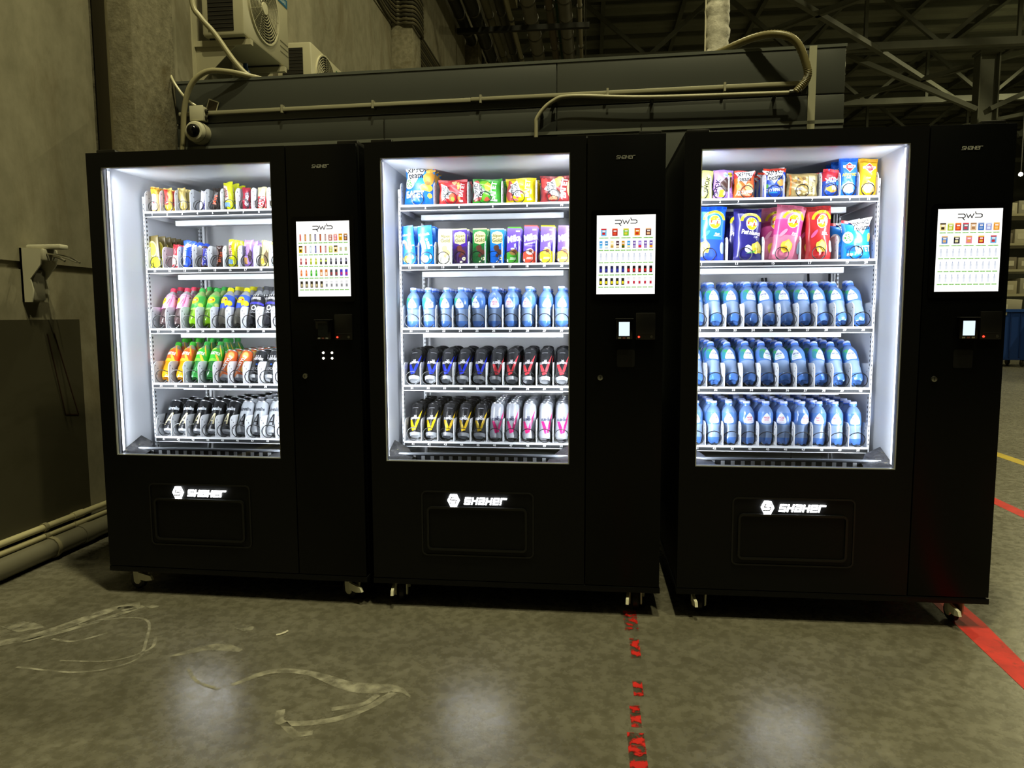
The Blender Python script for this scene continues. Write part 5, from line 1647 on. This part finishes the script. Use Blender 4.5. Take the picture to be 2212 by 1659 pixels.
BAGS = {}
BAGS['baget_blue'] = bag_parts(0.135, 0.172, 0.050, '#1f78d6', paint_hrus(1, 'БАГЕТ', '#eef4fb',
    [(0.34, 0.70, 0.20, 0.22, '#e0a23a', 1), (0.36, 0.92, 0.16, 0.09, '#eec05a', 2), (0.18, 0.46, 0.17, 0.09, '#f4d24a', 4), (0.34, 0.44, 0.14, 0.09, '#f0c83a', 5), (0.40, 0.26, 0.09, 0.07, '#f0d44a', 7), (0.30, 0.58, 0.10, 0.06, '#9a7a3a', 3)],
    0, -0.14, 0.79, 0.66, (-0.10, 0.27, 0.030, 4, 0.085), (-0.36, 0.18, 0.15, 0.185, '#1c4fa8'), True), 1, '#c23030', lambda x, y: '#c4202a' if y > 0.90 + 0.04 * x else ('#2f8fe6' if y > 0.55 else '#1464c8'))
BAGS['baget_red'] = bag_parts(0.132, 0.112, 0.050, '#c4242c', paint_hrus(1, 'БАГЕТ', '#f4dcd8',
    [(0.10, 0.86, 0.10, 0.10, '#e8b080', 1), (0.22, 0.72, 0.06, 0.16, '#efc06a', 2), (-0.02, 0.28, 0.14, 0.20, '#cf6a4a', 3), (0.02, 0.20, 0.07, 0.10, '#8aa03a', 4), (0.24, 0.20, 0.05, 0.14, '#e8a860', 5), (-0.38, 0.30, 0.08, 0.26, '#e04a3a', 6), (-0.36, 0.82, 0.10, 0.14, '#e8432e', 7)],
    84, -0.20, 0.46, 0.46, (0.34, 0.55, 0.018, 84, 0.06), (0.24, 0.36, 0.03, 0.17, '#e8e4e4')), 2, '#8d1a20')
BAGS['baget_green'] = bag_parts(0.132, 0.112, 0.050, '#3fae2a', paint_hrus(1, 'БАГЕТ', '#f0f6e8',
    [(-0.30, 0.36, 0.20, 0.34, '#a8403a', 1), (-0.36, 0.80, 0.12, 0.16, '#c85a50', 2), (-0.05, 0.80, 0.16, 0.16, '#7ac02a', 3), (0.06, 0.66, 0.14, 0.18, '#f0c24a', 4), (-0.05, 0.25, 0.12, 0.18, '#6ab030', 5), (0.02, 0.14, 0.10, 0.12, '#d05a44', 6)],
    84, -0.26, 0.50, 0.50, (0.24, 0.48, 0.024, 84, 0.085), (0.26, 0.38, 0.03, 0.16, '#e8ece4')), 3, '#2a7a1c')
BAGS['baget_yellow'] = bag_parts(0.136, 0.112, 0.050, '#f0d400', paint_hrus(1, 'БАГЕТ', '#fbf6d8',
    [(-0.36, 0.45, 0.14, 0.48, '#c0504a', 1), (-0.02, 0.80, 0.16, 0.15, '#f0c040', 3), (0.02, 0.74, 0.10, 0.10, '#f4dc5a', 4), (-0.05, 0.30, 0.14, 0.16, '#e8546a', 5), (0.04, 0.20, 0.12, 0.14, '#f2dc10', 6), (-0.22, 0.10, 0.16, 0.09, '#d86a6a', 7)],
    -84, -0.24, 0.52, 0.46, (0.22, 0.55, 0.022, 84, 0.075), (0.20, 0.33, 0.04, 0.17, '#f0eede')), 4, '#b8a000')
BAGS['baget_dark'] = bag_parts(0.140, 0.118, 0.050, '#8d2a2a', paint_hrus(1, 'БАГЕТ', '#f4efe8',
    [(0.06, 0.76, 0.12, 0.20, '#e8c050', 3), (0.14, 0.90, 0.16, 0.10, '#eec46a', 4), (-0.38, 0.72, 0.12, 0.22, '#d8403a', 5), (0.0, 0.30, 0.18, 0.20, '#4a3028', 6), (-0.1, 0.14, 0.16, 0.10, '#b07a5a', 7), (0.44, 0.5, 0.07, 0.40, '#e8b08a', 8)],
    -84, -0.18, 0.52, 0.46, (0.26, 0.52, 0.026, 84, 0.085)), 5, '#5a1c1c')

def lays(main, word, low, cut):
    def f(p):
        p.arc(0.08, 0.735, 0.40, 0.175, 0.30, 0.125, 5, 175, '#f2e01c', 14)
        p.txt('ВКУСНЫЕ МОМЕНТЫ', 0.08, 0.885, 0.0075, '#5c5210', 0, 0.03, 0.045)
        p.ell(0.10, 0.70, 0.215, 0.125, '#f4f0ea', 20); p.ell(0.10, 0.70, 0.20, 0.117, '#f2d81a', 20)
        p.poly([(-0.09, 0.735), (0.29, 0.735), (0.29, 0.665), (-0.09, 0.655)], '#d8432a')
        p.txt("Lay's", 0.10, 0.70, 0.027, '#fbf6ee', 4, 0.05, 0.046)
        if word:
            p.txt(word, 0.10, 0.52, 0.024, '#f0f0f6', -6, 0.03, 0.085)
            p.txt('лук', 0.28, 0.44, 0.009, '#b8b8d8', 0, 0.02)
        else:
            p.ell(-0.20, 0.48, 0.15, 0.04, low, 14, 25); p.txt('Лук', 0.20, 0.48, 0.012, '#e8ecfb', 0, 0.03, 0.05); p.rect(0.08, 0.34, 0.445, 0.455, '#d8dcf0')
        p.blob(cut, 0.24, 0.22, 0.125, '#f0d24a', 3, 13); p.blob(cut + 0.03, 0.26, 0.13, 0.08, '#f6e27a', 4); p.blob(cut - 0.06, 0.20, 0.09, 0.05, '#d8a82a', 5)
        if word:
            p.ell(0.0, 0.22, 0.13, 0.075, '#dfe6ee', 14); p.poly([(-0.1, 0.13), (0.30, 0.20), (0.36, 0.26), (0.2, 0.14)], '#5fae4a')
        else:
            p.ell(0.42, 0.24, 0.08, 0.11, '#b9d0e0', 14)
    return f
BAGS['lays_blue'] = bag_parts(0.125, 0.236, 0.052, '#1a52e0', lays('#1a52e0', None, '#4a86ea', -0.20), 6, '#12309a', lambda x, y: '#1f6cf2' if y > 0.4 else '#2a4ad0')
BAGS['lays_navy'] = bag_parts(0.118, 0.222, 0.052, '#29266e', lays('#29266e', 'Рифлёные', '#444', 0.34), 7, '#1a1848')
BAGS['lays_pink'] = bag_parts(0.122, 0.236, 0.052, '#dc7898', lays('#dc7898', None, '#e89ab4', -0.02), 8, '#b8506e', lambda x, y: '#c84a8a' if 0.45 < y < 0.70 else '#e0809c')
BAGS['lays_red'] = bag_parts(0.108, 0.228, 0.052, '#b02a2a', lays('#b02a2a', None, '#d85a8a', 0.05), 9, '#7d1a1c')
BAGS['hrus_blue'] = bag_parts(0.118, 0.165, 0.048, '#1f84e0', paint_hrus(1, 'БАГЕТ', '#eef4fb', [(0.42, 0.55, 0.08, 0.12, '#f0b44a', 2), (-0.10, 0.28, 0.30, 0.10, '#2a66c0', 5)],
    0, 0.14, 0.83, 0.66, (0.20, 0.26, 0.026, 4, 0.066), (-0.36, -0.16, 0.06, 0.15, '#e4e8ec'), True), 10, '#c23030', lambda x, y: '#c4202a' if y > 0.90 - 0.12 * x else '#2488e4')
BAGS['hrus_orange'] = bag_parts(0.088, 0.120, 0.040, '#ea5a22', paint_hrus(1, 'СУХАРИКИ', '#fbe8dc', [(0.22, 0.40, 0.22, 0.16, '#f0c080', 3), (-0.30, 0.42, 0.14, 0.14, '#e8a04a', 4), (0.0, 0.12, 0.34, 0.08, '#e0a888', 6)],
    0, -0.02, 0.73, 0.78, (0.05, 0.22, 0.014, 8, 0.068)), 11, '#b83a20', lambda x, y: '#d02c2c' if y > 0.76 + 0.1 * x else '#ec6224')
BAGS['hrus_navy'] = bag_parts(0.094, 0.128, 0.042, '#2348b8', paint_hrus(1, 'СУХАРИКИ', '#dfe8fb', [(0.26, 0.50, 0.18, 0.12, '#e8b45a', 3), (-0.36, 0.38, 0.08, 0.08, '#5fae4a', 4)],
    0, -0.06, 0.72, 0.80, (0.0, 0.26, 0.014, 6, 0.078), (-0.40, 0.10, 0.15, 0.19, '#3a9ad8')), 12, '#d83a20', lambda x, y: '#e8401e' if y > 0.80 + 0.1 * x else '#2450c4')

def paint_shok(ink, pic, win):
    def f(p):
        p.txt('SHOK', -0.34 if win else 0.16, 0.40 if win else 0.50, 0.020, ink, 82 if win else 78, 0.02, 0.07)
        if win:
            p.blob(0.12, 0.48, 0.28, 0.24, pic, 3); p.blob(0.36, 0.56, 0.12, 0.20, '#5a3020', 4)
            p.poly([(-0.24, 0.03), (0.02, 0.03), (0.02, 0.27), (-0.04, 0.31), (-0.18, 0.31), (-0.24, 0.27)], '#e8b52a')
            p.ell(0.06, 0.80, 0.12, 0.08, '#a8c8f4', 14); p.ell(0.30, 0.83, 0.12, 0.085, '#e8c81f', 14); p.txt('ТАЙ', 0.06, 0.80, 0.010, '#2a4aa0', 10, 0.03); p.txt('МИ', 0.30, 0.83, 0.010, '#3a3010', 10, 0.03)
            for k in range(6):
                a = R(20 + 26 * k); p.poly([(0.30 + 0.1 * math.cos(a), 0.14 + 0.06 * math.sin(a)), (0.30 + 0.18 * math.cos(a + 0.12), 0.14 + 0.13 * math.sin(a + 0.12)), (0.30 + 0.18 * math.cos(a - 0.12), 0.14 + 0.13 * math.sin(a - 0.12))], '#e6ddfb')
        else:
            p.blob(-0.30, 0.30, 0.20, 0.22, '#eaf0c8', 3); p.poly([(-0.34, 0.62), (-0.22, 0.90), (-0.16, 0.88), (-0.28, 0.60)], '#d8962a')
    return f
BAGS['shok_lime'] = bag_parts(0.080, 0.126, 0.034, '#d9e07c', paint_shok('#23240f', '#eaf0c8', False), 13, '#b8c060')
BAGS['shok_purple'] = bag_parts(0.084, 0.126, 0.034, '#b48ae8', paint_shok('#20122e', '#3a2018', True), 14, '#9068c8')

def paint_nut(p):
    r5 = random.Random(2)
    for k in range(34):
        p.blob(r5.uniform(-0.30, 0.12), r5.uniform(0.08, 0.82), r5.uniform(0.03, 0.07), r5.uniform(0.04, 0.08), r5.choice(['#e8dca0', '#d8c070', '#4a4048', '#c89a4a', '#f0e8c8', '#8a6a3a']), k)
        p.off = 0.0010 + 0.00004 * k
    p.off = 0.0026
    p.rect(0.16, 0.47, 0.02, 0.97, '#d0bf86'); p.rect(-0.44, -0.38, 0.04, 0.96, '#e08a3e')
    p.txt('мюсли', 0.32, 0.45, 0.012, '#5a4c28', 80, 0.02, 0.05)
BAGS['muesli'] = bag_parts(0.130, 0.104, 0.044, '#b39c62', paint_nut, 15, '#c8b478')

def paint_zhazh(p):
    p.txt('ЖОЖ', 0.0, 0.60, 0.021, '#f2f4f8', 10, 0.05, 0.062); p.blob(0.04, 0.28, 0.34, 0.12, '#e8a04a', 3); p.blob(0.16, 0.33, 0.20, 0.10, '#f6eed8', 4); p.blob(0.30, 0.50, 0.12, 0.08, '#4ab0e8', 6)
BAGS['redblue'] = bag_parts(0.076, 0.118, 0.036, '#1c4aa8', paint_zhazh, 16, '#a81a24', lambda x, y: '#d01c30' if y > 0.62 + 0.12 * x else '#1a48b0')

def paint_chaka(base, pic):
    def f(p):
        p.poly([(0.0, 0.86), (0.30, 0.74), (0.0, 0.60), (-0.30, 0.74)], '#f4ece4'); p.poly([(0.0, 0.84), (0.26, 0.74), (0.0, 0.625), (-0.26, 0.74)], '#c8242a')
        p.poly([(-0.34, 0.71), (0.34, 0.725), (0.34, 0.785), (-0.34, 0.77)], '#f6f2ee'); p.txt('СНАКА', 0.0, 0.748, 0.0088, '#c8242a', 3, 0.05, 0.048)
        p.txt('АРАХИС', 0.0, 0.545, 0.013, '#f0e81a', 3, 0.05, 0.062)
        p.txt('СЫР', -0.06, 0.47, 0.007, '#f4f0e0', 0, 0.03)
        p.blob(0.0, 0.22, 0.36, 0.17, pic, 3); p.blob(-0.16, 0.18, 0.14, 0.08, '#efe0a0', 4); p.blob(0.12, 0.28, 0.14, 0.07, '#f6ecd0', 5); p.blob(0.1, 0.14, 0.15, 0.05, '#d8b870', 6)
    return f
BAGS['chaka_blue'] = bag_parts(0.078, 0.166, 0.040, '#1d6ae0', paint_chaka(1, '#9ab8e0'), 17, '#1450b0')
BAGS['chaka_gold'] = bag_parts(0.080, 0.158, 0.040, '#e6ac14', paint_chaka(1, '#e8c878'), 18, '#c08a10')

SNACK = [  # machine, lane number, bag, u, description, roll, how many deep, v offset
    (1, 2, 'baget_blue', 0.148, 'tall blue crouton bag', 3, 3), (1, 4, 'baget_red', 0.303, 'red crouton bag lying sideways', 0, 3), (1, 6, 'baget_green', 0.456, 'green crouton bag lying sideways', 0, 3),
    (1, 8, 'baget_yellow', 0.607, 'yellow crouton bag lying sideways', 0, 3), (1, 10, 'baget_dark', 0.760, 'dark red crouton bag lying sideways', 0, 3),
    (2, 1, 'shok_lime', 0.120, 'pale lime snack bag', 2, 2), (2, 2, 'shok_purple', 0.202, 'lilac snack bag with yellow window', 2, 2), (2, 3, 'hrus_orange', 0.289, 'red orange crouton bag', 2, 2),
    (2, 5, 'hrus_navy', 0.414, 'red topped navy crouton bag', 2, 3), (2, 7, 'muesli', 0.528, 'beige muesli bag lying sideways', 2, 2), (2, 8, 'redblue', 0.642, 'red and blue snack bag', 5, 3),
    (2, 9, 'chaka_blue', 0.712, 'tall blue peanut bag', 2, 3), (2, 10, 'chaka_gold', 0.794, 'tall gold peanut bag', 1, 2),
    (2, 11, 'lays_blue', 0.150, 'large bright blue crisp bag', 3, 2), (2, 13, 'lays_navy', 0.309, 'large navy crisp bag', 1, 3), (2, 15, 'lays_pink', 0.462, 'large pink crisp bag', 8, 2),
    (2, 17, 'lays_red', 0.605, 'large dark red crisp bag', -1, 3), (2, 19, 'hrus_blue', 0.757, 'blue white crouton bag', 0, 2)]
for m, n, key, u, desc, roll, deep in SNACK:
    row = 0 if n <= 10 else 1
    for k in range(deep):
        du = 0 if k == 0 else (-0.024 if (m == 2 and n in (13, 15, 17, 19)) else (0.012 if n in (2, 4, 6, 8, 10) and m == 1 else 0.0))
        put(BAGS[key], 'snack_bag', desc, 'bag', 'snack bags', m, n, k, u + du, VT + 0.036 + 0.068 * k, zf_(row) + 0.002, 4.0, (0 if k == 0 else -6), roll if k == 0 else -1.0, ())

# ---- narrow bars in the left machine
def bar_paint(word, ink, rot=80, hgt=0.016, extra=None, mw=0.075, at=(0.0, 0.48)):
    def f(p):
        if extra:
            extra(p)
        if word:
            p.txt(word, at[0], at[1], hgt, ink, rot, 0.04, mw)
    return f

def ex_nuts(p):
    p.poly([(-0.45, 0.03), (0.20, 0.03), (0.20, 0.26), (-0.45, 0.30)], '#8ab8e8'); p.rect(-0.45, 0.02, 0.36, 0.92, '#f3d8c8')
def ex_kit(p):
    p.rect(-0.49, 0.49, 0.04, 0.58, '#c8202c'); p.ell(0.0, 0.34, 0.40, 0.20, '#f4ecec', 18, 20)
def ex_gold(p):
    p.rect(-0.49, 0.49, 0.70, 0.97, '#e0a42c'); p.rect(-0.49, 0.1, 0.10, 0.70, '#f4ece6')
def ex_red(p):
    p.rect(-0.49, 0.0, 0.30, 0.96, '#d0302a'); p.rect(-0.49, 0.49, 0.02, 0.22, '#e8b41f')
def ex_bounty(p):
    p.poly([(-0.45, 0.72), (0.49, 0.98), (0.49, 0.80), (-0.1, 0.66)], '#f2f4f8'); p.rect(-0.48, -0.16, 0.05, 0.72, '#eef2f8')
def ex_pale(p):
    p.blob(0.16, 0.40, 0.22, 0.26, '#6a5a44', 3); p.blob(-0.16, 0.20, 0.20, 0.12, '#e8b03a', 5)
def ex_lil(p):
    p.blob(0.24, 0.42, 0.20, 0.24, '#5a4850', 3); p.poly([(-0.36, 0.04), (0.0, 0.04), (0.0, 0.34), (-0.36, 0.36)], '#c89a5a')

BARS = {
    1: (0.036, 0.120, 0.020, '#e8b878', bar_paint('TWIX', '#b52a34', 80, 0.014, ex_gold, 0.06, (-0.18, 0.42)), 'gold topped white red chocolate bar', 0.112, -4, 25),
    2: (0.036, 0.112, 0.020, '#d9b24a', bar_paint(None, '#fff', extra=ex_red), 'red and gold chocolate bar', 0.178, -4, 20),
    3: (0.036, 0.112, 0.018, '#c2ac62', bar_paint(None, '#fff'), 'plain gold wrapped bar', 0.252, -8, 10),
    4: (0.034, 0.094, 0.022, '#e6e4ee', bar_paint('SNICKERS', '#4a3ab0', 80, 0.013, None, 0.075), 'white and purple chocolate bar', 0.343, 8, 60),
    5: (0.036, 0.106, 0.022, '#2c2320', bar_paint('Mars', '#e2542c', 82, 0.017, None, 0.075), 'dark brown chocolate bar with orange letters', 0.408, 3, 8),
    6: (0.044, 0.132, 0.022, '#dbe01c', bar_paint('Nuts', '#7a2038', -82, 0.018, ex_nuts, 0.06, (-0.18, 0.62)), 'bright yellow nut bar', 0.480, -4, 0),
    7: (0.040, 0.104, 0.022, '#a8243a', bar_paint('OREO', '#e8e0e8', 84, 0.014, lambda p: p.poly([(0.0, 0.04), (0.4, 0.04), (0.4, 0.8), (0.0, 0.75)], '#5a4a58'), 0.05, (0.18, 0.42)), 'dark red chocolate bar', 0.560, 0, 0),
    8: (0.044, 0.104, 0.020, '#efdca8', bar_paint('KitKat', '#c8202c', 62, 0.014, ex_kit, 0.045, (0.0, 0.34)), 'cream and red wafer bar', 0.638, 0, 0),
    9: (0.044, 0.104, 0.020, '#e8c02a', bar_paint(None, '#fff'), 'yellow wafer bar', 0.712, 0, 0), 10: (0.044, 0.104, 0.020, '#5a342c', bar_paint(None, '#fff'), 'brown wafer bar', 0.787, 0, 0),
    12: (0.034, 0.112, 0.020, '#b8303c', bar_paint('СТЕП', '#f4ecec', 82, 0.015, lambda p: p.rect(-0.49, 0.49, 0.02, 0.55, '#d8b0a4'), 0.06, (0.0, 0.30)), 'dark red chocolate bar with white letters', 0.194, 6, 35),
    13: (0.040, 0.130, 0.022, '#2a56d8', bar_paint('BOUNTY', '#f4f6fb', 84, 0.014, ex_bounty, 0.085, (-0.12, 0.42)), 'blue and white coconut bar', 0.250, 3, 0),
    14: (0.034, 0.100, 0.022, '#4a2c26', bar_paint('SNICKERS', '#e8ecfb', 80, 0.016, lambda p: p.rect(-0.4, 0.4, 0.06, 0.94, '#3a3fb0'), 0.082), 'dark brown bar with blue white letters', 0.340, 4, 40),
    15: (0.034, 0.102, 0.022, '#3a2420', bar_paint('MARS', '#d85a30', 82, 0.015, None, 0.07), 'dark brown bar with red letters', 0.417, 2, 38),
    16: (0.042, 0.130, 0.022, '#d6dc1a', bar_paint('Nuts', '#8a2840', 86, 0.017, ex_nuts, 0.06, (-0.18, 0.62)), 'bright yellow nut bar', 0.482, 0, 0),
    17: (0.046, 0.126, 0.026, '#b08ce0', bar_paint('SHOK', '#30203e', 84, 0.012, ex_lil, 0.05, (-0.30, 0.62)), 'lilac snack pouch', 0.562, 0, 0),
    18: (0.048, 0.122, 0.026, '#e2d88c', bar_paint(None, '#fff', extra=ex_pale), 'pale yellow snack pouch', 0.640, 5, 0),
    19: (0.044, 0.09, 0.020, '#b8c8a0', bar_paint(None, '#fff'), 'pale green snack pouch', 0.712, 0, 0), 20: (0.044, 0.09, 0.020, '#d0b8a0', bar_paint(None, '#fff'), 'pale beige snack pouch', 0.787, 0, 0)}
for n, (w, h, t, base, pt, desc, u, roll, spin) in BARS.items():
    parts = bag_parts(w, h, t, base, pt, n, base, None, 8, 12)
    row = 0 if n <= 10 else 1
    for k in range(4 if n not in (9, 10, 19, 20) else 1):
        put(parts, 'chocolate_bar', desc, 'chocolate bar', 'chocolate bars', 0, n, k, u, VT + 0.030 + 0.055 * k, zf_(row) + 0.002, 4.0 if k == 0 else 2.0, spin, roll if k == 0 else roll * 0.4, ())
# brown and yellow tablets in lane 11; the wrapper's portrait is left plain
def paint_yellow(p):
    p.ell(0.0, 0.62, 0.34, 0.26, '#efe07a', 22); p.ell(0.0, 0.62, 0.27, 0.205, '#e8d23a', 20)
    p.poly([(-0.49, 0.0), (0.49, 0.0), (0.49, 0.22), (0.30, 0.38), (-0.30, 0.38), (-0.49, 0.30)], '#dfe01a'); p.rect(-0.25, 0.25, 0.17, 0.185, '#9a8f14'); p.rect(-0.2, 0.2, 0.13, 0.142, '#9a8f14')
Y11 = tab_parts(0.064, 0.150, '#5e5228', paint_yellow, None, '#6a5c2c')
for k in range(7):
    put(Y11, 'chocolate_tablet', 'brown and yellow chocolate tablet', 'chocolate', 'chocolate tablets', 0, 11, k, 0.092 + (0.004 if k else 0), VT + 0.022 + 0.042 * k, zf_(1) + 0.001, 4.0, 0, -6 if k == 0 else -4, ())
